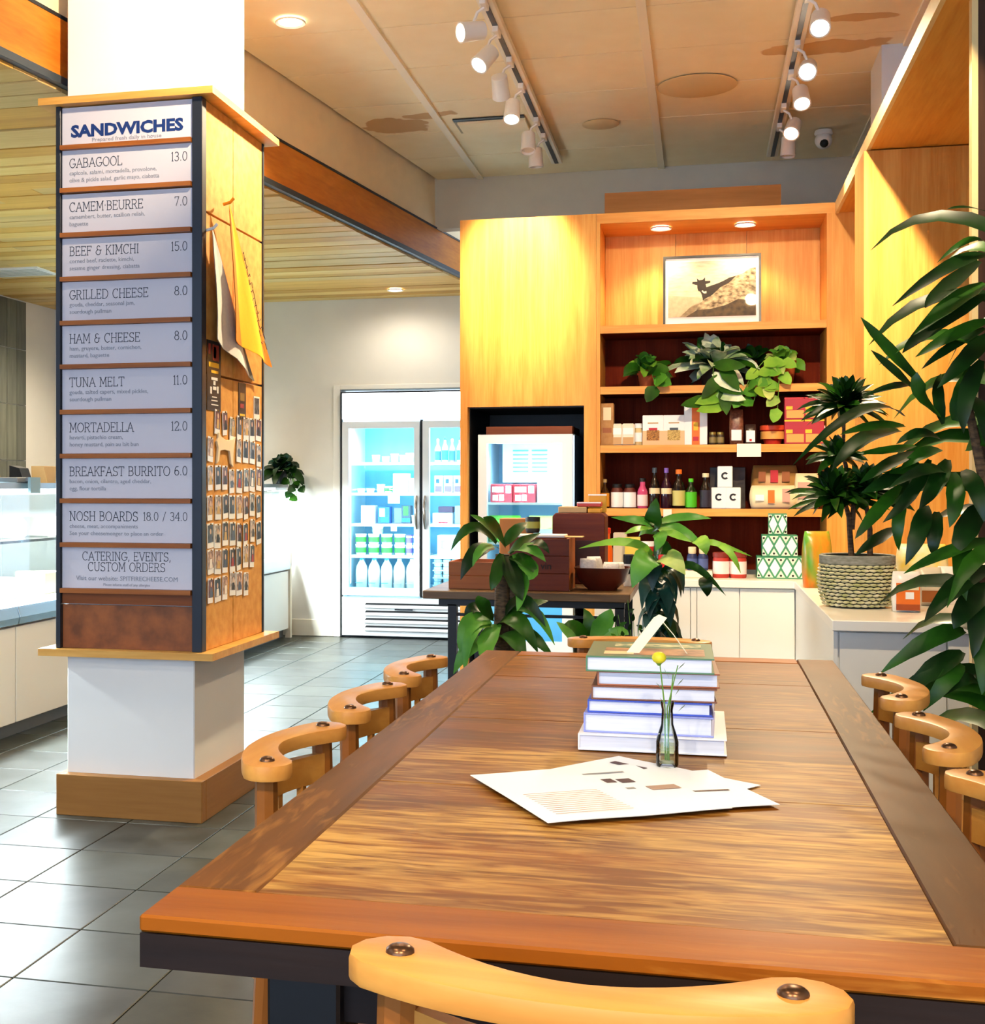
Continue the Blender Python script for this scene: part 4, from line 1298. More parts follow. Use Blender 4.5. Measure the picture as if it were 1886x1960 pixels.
# ================================================================ DINING TABLE
def table_wood(name, dark, mid, worn, amount, axis):
    m = bpy.data.materials.new(name)
    m.use_nodes = True
    nt = m.node_tree
    b = nt.nodes['Principled BSDF']
    b.inputs['Specular IOR Level'].default_value = 0.16
    geo = nt.nodes.new('ShaderNodeNewGeometry')

    def noise(sc_, scale, det=5, dist=0.3):
        mp = nt.nodes.new('ShaderNodeMapping')
        mp.inputs['Scale'].default_value = sc_
        n = nt.nodes.new('ShaderNodeTexNoise')
        n.inputs['Scale'].default_value = scale
        n.inputs['Detail'].default_value = det
        n.inputs['Distortion'].default_value = dist
        nt.links.new(geo.outputs['Position'], mp.inputs[0])
        nt.links.new(mp.outputs[0], n.inputs['Vector'])
        return n

    st = (.10, 1, 1) if axis == 'x' else (1, .10, 1)
    n1 = noise(st, 15, 6)
    n2 = noise((.14, 1, 1) if axis == 'x' else (1, .14, 1), 60, 6, .8)
    n3 = noise((.45, 1, 1) if axis == 'x' else (1, .45, 1), 3.2, 3)
    r1 = nt.nodes.new('ShaderNodeValToRGB')
    r1.color_ramp.elements[0].position, r1.color_ramp.elements[1].position = .34, .68
    r1.color_ramp.elements[0].color, r1.color_ramp.elements[1].color = hx(dark), hx(mid)
    nt.links.new(n1.outputs['Fac'], r1.inputs[0])
    mul = nt.nodes.new('ShaderNodeMath')
    mul.operation = 'MULTIPLY'
    nt.links.new(n2.outputs['Fac'], mul.inputs[0])
    nt.links.new(n3.outputs['Fac'], mul.inputs[1])
    r2 = nt.nodes.new('ShaderNodeValToRGB')
    r2.color_ramp.elements[0].position, r2.color_ramp.elements[1].position = .33 - amount * .17, .50 - amount * .14
    r2.color_ramp.elements[0].color, r2.color_ramp.elements[1].color = (0, 0, 0, 1), (.72, .72, .72, 1)
    nt.links.new(mul.outputs[0], r2.inputs[0])
    mx = nt.nodes.new('ShaderNodeMix')
    mx.data_type = 'RGBA'
    nt.links.new(r2.outputs[0], mx.inputs[0])
    nt.links.new(r1.outputs[0], mx.inputs[6])
    mx.inputs[7].default_value = hx(worn)
    nt.links.new(mx.outputs[2], b.inputs['Base Color'])
    bp = nt.nodes.new('ShaderNodeBump')
    bp.inputs['Strength'].default_value = .1
    bp.inputs['Distance'].default_value = .003
    nt.links.new(n2.outputs['Fac'], bp.inputs['Height'])
    nt.links.new(bp.outputs[0], b.inputs['Normal'])
    rr_ = nt.nodes.new('ShaderNodeMapRange')
    rr_.inputs[3].default_value, rr_.inputs[4].default_value = .34, .55
    nt.links.new(n3.outputs['Fac'], rr_.inputs[0])
    nt.links.new(rr_.outputs[0], b.inputs['Roughness'])
    return m


DO = (-.13, 2.63, 0)
dt = thing('dining_table', 'long brown plank dining table with worn varnish and square legs', 'table', DO)
tops = [table_wood('table_plank_%s' % n, a, b_, c_, am, 'x') for n, a, b_, c_, am in
        (('near', '#643606', '#82490a', '#d8a858', .80), ('mid', '#5e3206', '#7c450a', '#b8823a', .48), ('far', '#613506', '#80490a', '#b07a36', .32))]
rim = table_wood('table_rim', '#422404', '#583206', '#8a5822', .0, 'y')
rimx = table_wood('table_rim_cross', '#7a3c05', '#9c560a', '#b8782a', .06, 'x')
TX0, TX1, TY0, TY1, TZ = -.625, .362, 1.385, 3.862, .76
MB().box(TX0, -.522, TY0 + .112, TY1, .74, TZ).build('rim_board', table_wood('table_rim_left', '#583006', '#76440a', '#a87030', .12, 'y'), dt, DO, bev=.003)
MB().box(.263, TX1, TY0 + .112, TY1, .74, TZ).build('rim_board', rim, dt, DO, bev=.003)
MB().box(TX0, TX1, TY0, TY0 + .111, .74, TZ).build('front_rim', rimx, dt, DO, bev=.003)
MB().box(-.521, .262, TY1 - .09, TY1, .74, TZ).build('back_rim', rimx, dt, DO, bev=.003)
ys = [TY0 + .112]
while ys[-1] < TY1 - .1:
    ys.append(min(ys[-1] + .31, TY1 - .091))
for k, (a, b) in enumerate(zip(ys, ys[1:])):
    MB().box(-.521, .262, a + .0003, b - .0003, .74, TZ - .0012 - .0006 * (k % 2)).build('plank', tops[0 if k < 3 else (1 if k < 6 else 2)], dt, DO, bev=.0006)
dark_t = wood('underframe_edge_shade', '#160d0a', '#22140d', 'x', 9, .5, 60)
MB().box(TX0 + .001, TX1 - .001, TY0 + .001, TY1 - .001, .70, .739).build('shaded_edge_strip', dark_t, dt, DO)  # shade on the table edge, put into the colour as a dark strip
for x in (-.505, .14):
    for y in (TY0 + .1, TY1 - .2):
        MB().box(x, x + .09, y, y + .09, 0, .70).build('leg', M('leg_black', '#0e0e11', .45, var=.2), dt, DO, bev=.004)
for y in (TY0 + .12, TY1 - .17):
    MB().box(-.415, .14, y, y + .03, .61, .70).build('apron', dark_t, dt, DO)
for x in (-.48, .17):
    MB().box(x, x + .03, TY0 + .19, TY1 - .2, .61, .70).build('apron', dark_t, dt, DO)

# ================================================================ CHAIRS
chw = wood('chair_beech', '#b8702a', '#dfa452', 'x', 9, .38, 50, tight=.9)
chd = wood('chair_beech_legs', '#7a4418', '#9c5e26', 'z', 9, .42, 50, tight=.9)
bolt_m = M('bronze_bolt', '#6a4a34', .3, .85)


def rail_outline(half=.17, bow=.055, w0=.026, w1=.042, n=14):
    f, b = [], []
    for i in range(n + 1):
        t = -1 + 2 * i / n
        x, y = half * t, bow * t * t
        dx, dy = half, 2 * bow * t
        L = math.hypot(dx, dy)
        nx, ny = -dy / L, dx / L
        w = w0 + (w1 - w0) * abs(t) ** 1.5
        f.append((x + nx * w, y + ny * w))
        b.append((x - nx * w, y - ny * w))

    def cap(c, a0, a1, r):
        return [(c[0] + r * math.cos(a0 + (a1 - a0) * k / 6), c[1] + r * math.sin(a0 + (a1 - a0) * k / 6)) for k in range(1, 6)]

    ang = math.atan2(2 * bow, half)
    right = cap((half, bow), ang - math.pi / 2, ang + math.pi / 2, w1)
    left = cap((-half, bow), math.pi / 2 - ang, math.pi * 1.5 - ang, w1)
    return b + right + list(reversed(f)) + left


def make_chair(label):
    """origin on the floor under the middle of the top rail; the sitter looks along +y"""
    t = thing('dining_chair', label, 'chair', group='dining chairs around the plank table')
    MB().prism(rail_outline(), .765, .792).build('top_rail', chw, t, bev=.005, seg=2, smooth=True)
    for s in (-1, 1):
        MB().lathe([(.013, 0), (.0125, .003), (.009, .006), (.004, .0075)], 14, (s * .165, .052, .792)).build('bolt', bolt_m, t, smooth=True)
        MB().tube([(s * .165, .05, .765), (s * .172, .055, .45), (s * .18, .03, 0)], [.019, .022, .016], 8).build('back_leg', chd, t, smooth=True)
        MB().tube([(s * .19, .43, .43), (s * .2, .45, 0)], [.022, .015], 8).build('front_leg', chd, t, smooth=True)
        MB().tube([(s * .174, .05, .22), (s * .194, .435, .22)], .010, 6).build('stretcher', chd, t, smooth=True)
    MB().tube([(-.184, .24, .22), (.184, .24, .22)], .010, 6).build('stretcher', chd, t, smooth=True)
    # curved lower rail and slats
    lo = [(.150 * q / 6, .05 * (q / 6) ** 2 - .008) for q in range(-6, 7)]
    li = [(.150 * q / 6, .05 * (q / 6) ** 2 + .010) for q in range(6, -7, -1)]
    MB().prism(lo + li, .688, .742).build('lower_rail', chw, t, smooth=True)
    for q in (-3, -1, 1, 3):
        x = .036 * q
        y = .05 * (x / .15) ** 2 + .001
        MB().box(x - .011, x + .011, y - .006, y + .006, .46, .69).build('slat', chw, t)
    so = [(-.19, .05), (-.16, .02), (.16, .02), (.19, .05), (.205, .40), (.18, .45), (0, .47), (-.18, .45), (-.205, .40)]
    MB().prism(so, .425, .455).build('seat', chw, t, bev=.008, seg=2, smooth=True)
    return t


ch0 = make_chair('beech chair in the foreground at the near end of the table, seen from behind')
ch0.location = (-.105, 1.165, 0.004)
ch0.location.z = 0
ch0.rotation_euler = (0, 0, R(-3.5))
ch0.scale = (1.1, 1.05, 1.01)
for x, y, rz, lb in ((-.755, 2.235, -90, 'nearest beech chair along the left side of the table'), (-.755, 2.765, -90, 'middle beech chair along the left side of the table'),
                     (-.755, 3.265, -90, 'farthest beech chair along the left side of the table'), (.475, 3.18, 90, 'farthest beech chair on the right side of the table by the big plant'),
                     (.475, 2.62, 90, 'middle beech chair on the right side of the table'), (.475, 2.07, 90, 'nearest beech chair on the right side, cut by the picture edge'),
                     (-.18, 4.02, 180, 'beech chair at the far end of the table behind the books')):
    c = copy_tree(ch0)
    c['label'] = lb
    c.location = (x, y, 0)
    c.rotation_euler = (0, 0, R(rz))
    c.scale = (1, 1, 1)

# ================================================================ THINGS ON THE TABLE
paper = M('book_pages', '#d9dff0', .6, var=.12, scale=160, stretch=(.05, .05, 1))


def book(label, x, y, z, w, d, h, cover, rz=0, name='book', spine_left=True):
    t = thing(name, label, 'book', (x, y, z), R(rz), 'books stacked on the dining table')
    c = .0028
    MB().box(-w / 2, w / 2, 0, d, 0, c).build('back_cover', cover, t, bev=.0006)
    MB().box(-w / 2, w / 2, 0, d, h - c, h).build('front_cover', cover, t, bev=.0006)
    MB().box(-w / 2, -w / 2 + c, 0, d, c, h - c).build('spine', cover, t)
    MB().box(-w / 2 + c, w / 2 - .005, .004, d - .005, c, h - c).build('page_block', paper, t)
    return t


zb_ = .7605
bk = [('bottom white book of the stack, the widest one', -.088, 2.44, .268, .31, .030, M('cover_white', '#f2f3f6', .4), 0),
      ('pale lilac book second from the bottom of the stack', -.095, 2.455, .236, .27, .036, M('cover_lilac', '#8f98dc', .4), -1),
      ('thin blue book third from the bottom of the stack', -.093, 2.46, .226, .26, .024, M('cover_blue', '#3d55c0', .4), 0),
      ('grey-blue book with brown cover in the middle of the stack', -.085, 2.462, .228, .25, .026, M('cover_brown', '#7a4a34', .4), 1),
      ('brown-bound book second from the top of the stack', -.077, 2.465, .222, .25, .027, M('cover_rust', '#a05a36', .4), 2)]
for lb, x, y, w, d, h, cv, rz in bk:
    book(lb, x, y, zb_, w, d, h, cv, rz)
    zb_ += h + .0004
t = book('green cookbook with a picture cover on top of the stack', -.092, 2.45, zb_, .232, .235, .029, M('cover_green', '#4f7a58', .35), 1)
zt_ = .0292
MB().box(-.085, .10, .03, .13, zt_, zt_ + .0004).build('cover_picture', M('cover_food', '#c98a5a', .4, color2='#5a2418', scale=22), t)
MB().box(-.07, .095, .155, .20, zt_, zt_ + .0004).build('cover_title', M('cover_title_print', '#e8e0a8', .4, color2='#4f7a58', scale=45), t)
MB().box(-.085, -.03, .035, .075, zt_ + .0004, zt_ + .0008).build('cover_badge', M('badge_cream', '#e8d8a0', .4), t)
ztop = zb_ + .0296
# paper bookmark tag leaning up from the top book, with its string
BT = (-.125, 2.505, ztop)
t = thing('paper_tag', 'long cream paper tag standing up on the top book', 'tag', BT)
MB().extr([(-.012, 0, 0.0), (.012, 0, 0.0), (.063, .012, .066), (.048, .014, .072), (.038, .012, .066)], (0, .0016, 0)).build('tag', M('tag_paper', '#f0e6c6', .6), t)
MB().tube([(.052, .012, .062), (.075, .01, .035), (.10, .0, .001)], .0009, 5).build('string', M('tag_string', '#e8dcc0', .7), t)

# glass bud vase with a flower
VO = (-.057, 2.325, .7605)
v = thing('bud_vase', 'small clear glass bottle vase half filled with water', 'vase', VO)
MB().lathe([(.0, .002), (.018, .002), (.0195, .006), (.0195, .045), (.016, .058), (.0105, .075), (.0095, .10), (.0125, .114), (.0115, .114), (.0085, .10), (.0095, .076), (.0145, .058), (.018, .045), (.018, .009), (.0, .008)], 20, cap=False).build(
    'glass', glass('vase_glass', (.96, .985, .97, 1), .16), v, smooth=True)
MB().lathe([(.0, .0085), (.0175, .0085), (.0175, .040), (.0, .040)], 20, cap=False).build('water', glass('vase_water', (.90, .93, .74, 1), .06), v, smooth=True)
fl_ = thing('cut_flower', 'yellow bud on thin green stems in the glass bottle', 'flower', (VO[0], VO[1], VO[2] + .012))
stem_m = M('stem_green', '#5c8a2c', .5)
for k, (p1, p2) in enumerate((((-.004, 0, .09), (-.013, 0, .172)), ((.004, .002, .09), (.010, .0, .15)), ((0, -.003, .09), (.018, .005, .165)))):
    MB().tube([(-.003 + .003 * k, 0, 0), p1, p2], [.0016, .0014, .001], 6).build('stem', stem_m, fl_)
MB().ball((-.014, 0, .178), .0125, 12, 8, sz=.85).build('bud', M('bud_yellow', '#dcd428', .5, var=.2, scale=80), fl_, smooth=True)
MB().lathe([(.002, -.012), (.007, -.006), (.0095, 0)], 10, (-.014, 0, .176), cap=False).build('sepals', stem_m, fl_)
for k in range(9):
    a = k * 2.4
    c_ = (.012 * math.cos(a) + .006, .008 * math.sin(a), .085 + .009 * k)
    MB().poly([c_, (c_[0] + .010 * math.cos(a), c_[1] + .006, c_[2] + .008), (c_[0] + .014 * math.cos(a), c_[1] + .002, c_[2] + .014), (c_[0] + .006 * math.cos(a), c_[1] - .004, c_[2] + .008)]).build('leaflet', stem_m, fl_)

# printed sheets lying on the table
sheet_m = M('sheet_paper', '#fbfbff', .55)
inkb = M('sheet_ink', '#b08e78', .6)
inkg = M('sheet_ink_grey', '#9a948e', .6)
inkd = M('sheet_ink_dark', '#5a3a30', .6)


def sheet(label, c, rz, w, h, z, bits, lift=0.0, n=8):
    t = thing('printed_sheet', label, 'paper', (c[0], c[1], z), R(rz), 'sheets on the dining table')
    b = MB()
    for k in (0, 1):
        o = len(b.v)
        for j in range(n + 1):
            for i in range(n + 1):
                u, v_ = i / n - .5, j / n - .5
                zz = lift * (max(0, -u * 2) ** 2) + .0006 * math.sin(9 * u + 4 * v_)
                b.v.append((u * w, v_ * h, zz + .0008 + k * .0008))
        for j in range(n):
            for i in range(n):
                q = o + j * (n + 1) + i
                b.face((q, q + 1, q + n + 2, q + n + 1))
    b.build('sheet', sheet_m, t, smooth=True)
    for u0, u1, v0, v1, m in bits:
        zz = .0026 + lift * max(0, -(u0 + u1 - 1)) ** 2
        MB().box((u0 - .5) * w, (u1 - .5) * w, (v0 - .5) * h, (v1 - .5) * h, zz, zz + .0002).build('printed_line', m, t)
    return t


lines = [(.10, .52, .12 + .035 * k, .125 + .035 * k, inkb) for k in range(12)]
sheet('printed menu sheet lying underneath, its corner pointing at the vase', (-.115, 2.185), -37, .30, .30, .7604, [(.1, .34, .8, .85, inkd), (.70, .95, .3, .33, inkg), (.5, .9, .62, .64, inkg)])
sheet('second printed sheet slipped below the topmost one', (-.085, 2.12), 25, .33, .25, .7624, [(.6, .9, .4, .43, inkd)])
sheet('topmost printed sheet with brown lines of text, nearest the viewer', (-.165, 2.095), 30, .30, .325, .7644, lines + [(.72, .80, .60, .68, inkd), (.80, .97, .42, .50, inkb), (.64, .70, .62, .70, inkd), (.68, .73, .47, .50, inkg), (.6, .85, .82, .84, inkg)])

# ================================================================ DELI DISPLAY CASE (left, behind the column)
KO = (-3.75, 8.0, 0)
case = thing('deli_display_case', 'long white glass-fronted deli case lit from inside, left behind the column', 'display case', KO)
Y0, Y1 = 3.9, 10.30
MB().box(-4.3, -3.36, Y0, Y1, 0.0, .075).build('toe_kick', M('case_kick', '#6a6c6c', .5), case, KO)
ys_ = [Y0, 5.86, 7.9, Y1 - .04]
for a, b in zip(ys_, ys_[1:]):
    MB().box(-3.33, -3.30, a + .004, b - .004, .078, .552).build('front_panel', M('case_panel', '#eee9dc', .4), case, KO, bev=.003)
MB().box(-4.3, -3.335, Y0, Y1, .075, .60).build('plinth', white_lam, case, KO)
MB().box(-3.33, -3.285, Y1 - .036, Y1, .0, .70).build('end_post', M('case_end', '#e9dfc8', .4), case, KO)
blu = M('bumper_steel', '#a9bcc8', .25, .8)
for a, b in zip(ys_, ys_[1:]):
    MB().extr([(-3.335, a, .555), (-3.285, a, .565), (-3.275, a, .60), (-3.29, a, .655), (-3.335, a, .675)], (0, b - a - .006, 0)).build('bumper', blu, case, KO, bev=.006, seg=2)
deck = M('case_deck', '#f6fbff', .3)
MB().box(-4.25, -3.34, Y0, Y1 - .05, .60, .66).build('deck', deck, case, KO)
MB().box(-4.30, -4.25, Y0, Y1, .60, 1.24).build('back_wall', deck, case, KO)
MB().box(-4.22, -3.72, Y0 + .02, Y1 - .06, .93, .945).build('inner_shelf', glass('shelf_glass', (.9, .97, .98, 1), .2), case, KO)
for y in (4.6, 6.6, 8.6, 10.1):
    MB().box(-4.24, -3.9, y - .012, y + .012, .895, .93).build('shelf_bracket', grey, case, KO)
MB().box(-4.30, -3.32, Y0, Y1, 1.245, 1.262).build('top_pane', glass('case_top_glass', (.82, .95, .96, 1), .2), case, KO)
MB().box(-3.335, -3.315, Y0, Y1, 1.236, 1.265).build('top_rail', steel, case, KO)
MB().box(-3.50, -3.40, Y0 + .05, Y1 - .08, 1.215, 1.24).build('lamp_tube', M('case_tube', '#f2fbff', .5, emit=7.0), case, KO)
for a, b in zip((Y0, 5.77, 7.9), (5.765, 7.895, Y1 - .04)):
    MB().box(-3.324, -3.318, a, b, .672, 1.236).build('front_pane', glass('case_glass', (.95, .99, 1, 1), .06), case, KO)
MB().box(-4.26, -3.33, Y1 - .04, Y1 - .02, .60, 1.245).build('end_pane', glass('case_end_glass', (.93, .98, 1, 1), .1), case, KO)
area('case_lamp', (-3.46, 7.2, 1.21), (0, R(-8), 0), .10, 6.0, 380, (.9, .97, 1.0))

cheese_ms = [M('cheese_%d' % i, c, .5, var=.08, scale=14) for i, c in enumerate(('#f3e6bd', '#efc46a', '#f6efdc', '#e2933a', '#f7f1e6', '#d9a0a0'))]
rg = random.Random(3)
kinds = (('cheese_wedge', 'pale cheese wedge'), ('cheese_block', 'orange cheese block'), ('cheese_round', 'small white round cheese'))
desc = ('on the case deck', 'on the case shelf')
k = 0
placew = ('nearest the frame edge', 'second from the frame edge', 'third from the frame edge', 'fourth from the frame edge', 'just left of the column', 'hidden half by the column', 'behind the column', 'deep behind the column')
for row, z in enumerate((.661, .946)):
    for i in range(8):
        y = 5.55 + .34 * i + rg.uniform(-.05, .05)
        x = (-3.62, -3.95)[row] + rg.uniform(-.03, .05)
        kd = (i + row) % 3
        nm = kinds[kd][0]
        lb = '%s %s, %s' % (kinds[kd][1], desc[row], placew[i])
        if kd == 0:
            t = tag(MB().prism([(-.11, -.02), (.11, -.09), (.11, .09)], 0, .12).build(nm, cheese_ms[(0, 4)[row]], None, bev=.006), lb, 'cheese', 'cheeses in the deli case')
        elif kd == 1:
            t = tag(MB().box(-.10, .10, -.12, .12, 0, .085).build(nm, cheese_ms[(1, 3)[row]], None, bev=.008), lb, 'cheese', 'cheeses in the deli case')
        else:
            t = tag(MB().lathe([(.10, 0), (.112, .012), (.112, .09), (.10, .105)], 20).build(nm, cheese_ms[(4, 2)[row]], None, smooth=True), lb, 'cheese', 'cheeses in the deli case')
        t.location = (x, y, z)
        t.rotation_euler = (0, 0, rg.uniform(-.5, .5))
# tilted white price card and trays
for i, (y, z, tl) in enumerate(((6.0, 1.03, -18), (6.35, .99, 14))):
    t = tag(MB().box(-.002, .002, -.06, .06, 0, .12).build('price_card', tk), ('white price card leaning in the deli case nearest the frame edge', 'white price card leaning in the deli case just left of the column')[i], 'card')
    t.location = (-3.55, y, .972)
    t.location.x = -3.76
    t.rotation_euler = (R(tl), R(-4), 0)
# right end of the case behind the column: pale trays
for i, y in enumerate((8.9, 9.4, 9.9)):
    t = thing('deli_tray', '%s white tray on the case deck right of the column' % ('first', 'second', 'third')[i], 'tray', (-3.62, y, .661), 0, 'white deli trays')
    b = MB()
    b.box(-.2, .2, -.2, .2, 0, .006)
    b.build('base', W, t)
    for a in ((-.2, -.194, -.2, .2), (.194, .2, -.2, .2), (-.194, .194, -.2, -.194), (-.194, .194, .194, .2)):
        MB().box(a[0], a[1], a[2], a[3], .006, .05).build('side', W, t)

# things standing on top of the case, left of the column
CT = 1.2625
t = tag(MB().extr([(-3.62, 6.05, CT), (-3.62, 6.28, CT), (-3.62, 6.24, CT + .12), (-3.62, 6.10, CT + .34), (-3.62, 6.05, CT + .36)], (-.03, 0, 0)).build('wooden_sign', wood('sign_maple', '#e0a850', '#f0c070', 'z', 8, .4), None, (-3.62, 6.15, CT), bev=.003), 'tall amber wooden board at the left frame edge on the case', 'board')
kraft = M('kraft_card', '#c9a874', .7, var=.06)
t = thing('card_holder', 'black business card holder on the case top beside the wooden board', 'holder', (-3.66, 6.55, CT))
MB().extr([(-.04, -.05, 0), (.05, -.05, 0), (.02, -.05, .085), (-.04, -.05, .10)], (0, .1, 0)).build('stand', black, t)
t = thing('kraft_box', 'open kraft card box tilted on the case top', 'box', (-3.62, 6.78, CT))
MB().extr([(-.05, -.09, 0), (.05, -.09, 0), (.01, -.06, .10), (-.07, -.06, .10)], (0, .16, 0)).build('body', kraft, t, bev=.002)
t = thing('kraft_box', 'lower kraft card box on the case top close to the column', 'box', (-3.60, 7.05, CT))
MB().extr([(-.05, -.09, 0), (.05, -.09, 0), (.02, -.07, .06), (-.06, -.07, .06)], (0, .18, 0)).build('body', kraft, t, bev=.002)
t = thing('pen_cup', 'small white cup holding a black pen on the case top by the column', 'cup', (-3.62, 7.40, CT))
MB().lathe([(.036, 0), (.040, .09), (.037, .09), (.034, .006)], 14).build('cup', white_pl, t, smooth=True)
MB().tube([(.0, .01, .01), (-.01, -.06, .19)], .006, 6).build('pen', black, t)
MB().tube([(.0, -.01, .01), (.01, .03, .15)], .005, 6).build('pen', blue, t)
t = thing('receipt_printer', 'small grey payment terminal hanging over the case edge at the frame edge', 'terminal', (-3.395, 6.02, CT + .001))
MB().box(-.06, .07, -.1, .1, .002, .03).build('base', grey, t, bev=.004)
MB().box(.10, .115, -.05, .05, -.05, .03).build('hanging_sign', M('terminal_face', '#8fb0c0', .4), t)
MB().box(.07, .10, -.02, .02, .01, .028).build('arm', grey, t)

# ================================================================ GROCERIES ON THE OAK SHELVES
GY = 7.235
Z3, Z4, ZC = 1.4705, 1.1275, .7803
kr = M('kraft_bag', '#b98a54', .7, color2='#a87844', scale=30)
carton('flour_bag', 'tall tan paper packet at the left end of the middle shelf', 'packet', (-0.499, GY, Z3), .07, .08, .232, kr, [(.15, .85, .3, .42, prn('rust', '#9c5a28')), (.2, .8, .6, .9, prn('cream', '#e8d8b0'))])
for k, (p, w) in enumerate(((1182, .055), (1203, .07))):
    carton('biscuit_bag', ('narrow white and tan biscuit packet next to the tan paper packet', 'wide white and tan biscuit packet on the middle shelf')[k], 'packet', (-0.445 if k == 0 else -0.386, GY, Z3), w, .07, .12, prn('cream_white', '#efe6d2'), [(.1, .9, .05, .38, tan), (.1, .9, .5, .8, W)], bev=.008)
turned('preserve_jar', 'pale preserve jar with white lid beside the biscuit packets', 'jar', (-0.333, GY + .03, Z3), [(.019, 0), (.021, .005), (.021, .08), (.017, .095)], prn('honey_pale', '#d9c08a'), [(.02, .095), (.02, .118), (.018, .12)], W, (.0213, .02, .07), W)
granola = M('granola_print', '#c98a3a', .6, color2='#5a3214', scale=160)
for k in range(2):
    carton('cereal_box', ('left white cereal box with a heap of granola printed on it', 'right white cereal box with a heap of pale oats printed on it')[k], 'box', (-0.253 if k == 0 else -0.142, GY, Z3), .112, .06, .163, W,
           [(.0, 1, .0, .48, prn('peach', '#f0c090')), (.2, .8, .16, .50, granola if k == 0 else M('oats_print', '#e0c070', .6, color2='#8a6a30', scale=160)), (.3, .7, .50, .58, prn('dk_slate', '#3d4a58') if k else red), (.25, .75, .72, .76, tan)], 'white cereal boxes')
carton('pasta_box', 'tall white carton with an orange stripe on the middle shelf', 'carton', (-0.027, GY, Z3), .122, .06, .224, W, [(.33, .67, .0, 1.0, orange), (.4, .6, .35, .55, yellow), (.38, .62, .1, .2, red)])
for k in range(2):
    turned('spread_jar', ('left small dark jar with a gold lid', 'right small dark jar with a gold lid')[k], 'jar', (0.062 if k == 0 else 0.102, GY + .03, Z3), [(.018, 0), (.020, .004), (.020, .05), (.017, .056)], prn('dark_spread', '#3a2a1c'),
           [(.019, .056), (.019, .068), (.017, .07)], M('gold_lid', '#a8904a', .3, .8), (.0203, .012, .042), prn('olive_label', '#8a7a4a'), 'small dark jars')
pouch('spice_bag', 'tall bag of brown spices with a white label', 'bag', (0.185, GY, Z3), .075, .05, .19, M('spice_brown', '#6a3a26', .35, color2='#8c5840', scale=90), [(.15, .85, .12, .42, W)])
pouch('spice_bag', 'short dark bag with a white label beside the tall spice bag', 'bag', (0.258, GY, Z3), .06, .05, .11, M('spice_dark', '#3c2a24', .3), [(.12, .88, .12, .68, W), (.4, .6, .16, .28, red)])
turned('noodle_bowl', 'round red instant noodle bowl on the middle shelf', 'noodle bowl', (0.374, GY + .06, Z3), [(.042, 0), (.062, .075), (.066, .078)], prn('noodle_red', '#c8301e'), [(.067, .078), (.067, .1), (.06, .104)], prn('noodle_lid', '#d84a28'), (.0645, .03, .07), prn('noodle_food', '#e0a050'))
for k, (r_, c_) in enumerate(((0, 0), (0, 1), (1, 0), (1, 1))):
    carton('noodle_box', ('lower left dark red noodle box on the middle shelf', 'lower right dark red noodle box on the middle shelf', 'upper left dark red noodle box stacked on another', 'upper right dark red noodle box stacked on another')[k], 'box',
           (0.483 if c_ == 0 else 0.581, GY, Z3 + r_ * .1305), .104, .08, .13 if r_ == 0 else .118, M('noodle_box_red', '#a81c30', .4), [(.1, .95, .08, .42, prn('noodle_food', '#e0a050')), (.08, .4, .45, .6, yellow), (.0, 1, .93, 1.0, yellow if r_ == 0 else red)], 'dark red noodle boxes')
turned('jam_jar', 'purple jam jar at the right end of the middle shelf', 'jar', (0.631, GY + .06, Z3), [(.014, 0), (.015, .07), (.012, .08)], prn('plum', '#4a2f48'), [(.014, .08), (.014, .1)], W)
# lower shelf
dk = M('bottle_dark', '#1c120e', .12)
bottle('syrup_bottle', 'small amber bottle with a gold label at the left end of the lower shelf', (-0.513, GY + .03, Z4), .024, .16, M('amber_dark', '#3a2008', .1), M('gold_cap', '#b09860', .4), prn('gold_label', '#d8901a'), lab=(.06, .52))
for k in range(2):
    turned('sauce_jar', ('left sauce jar with a white label and dark lid', 'right sauce jar with a white label and dark lid')[k], 'jar', (-0.448 if k == 0 else -0.379, GY + .04, Z4), [(.031, 0), (.034, .006), (.034, .095), (.026, .112)], prn('sauce_red', '#5a1e12'),
           [(.024, .112), (.026, .116), (.026, .13), (.02, .134)], black, (.0345, .006, .088), W, 'sauce jars on the lower shelf')
bottle('syrup_bottle', 'pink bottle with a white label and black cap', (-0.31, GY + .03, Z4), .028, .165, M('pink_glass', '#c84a78', .15), black, prn('pink_label', '#f2dcdc'), lab=(.08, .45), neck=.5)
bottle('wine_bottle', 'tall dark bottle with a cream band at the neck, left of two', (-0.246, GY + .03, Z4), .0285, .222, dk, prn('dk_slate', '#3d4a58'), prn('cream', '#e8d8b0'), lab=(.36, .5))
bottle('wine_bottle', 'tall dark purple bottle with a cream band, right of two', (-0.183, GY + .03, Z4), .0285, .22, M('bottle_purple', '#2c1022', .12), purple, prn('cream', '#e8d8b0'), lab=(.36, .5))
bottle('soy_bottle', 'soy sauce bottle with a pale gourd label and orange cap', (-0.117, GY + .035, Z4), .035, .212, dk, orange, prn('soy_label', '#c8c070'), lab=(.07, .46), neck=.42)
bottle('hot_sauce_bottle', 'green labelled sauce bottle with a bright green cap', (-0.052, GY + .035, Z4), .031, .163, M('bottle_green_dark', '#1c2e12', .2), prn('bright_green', '#52c81e'), prn('lime_label', '#4fc01e'), lab=(.04, .55))
bottle('oil_bottle', 'dark oil bottle with a white cap beside the white boxes', (0.025, GY + .035, Z4), .031, .192, dk, prn('cream', '#e8d8b0'), prn('dark_label', '#2c2636'), lab=(.04, .52), neck=.5)
ring_c = [(math.cos(R(a)) * .020, math.sin(R(a)) * .020) for a in range(40, 321, 20)]


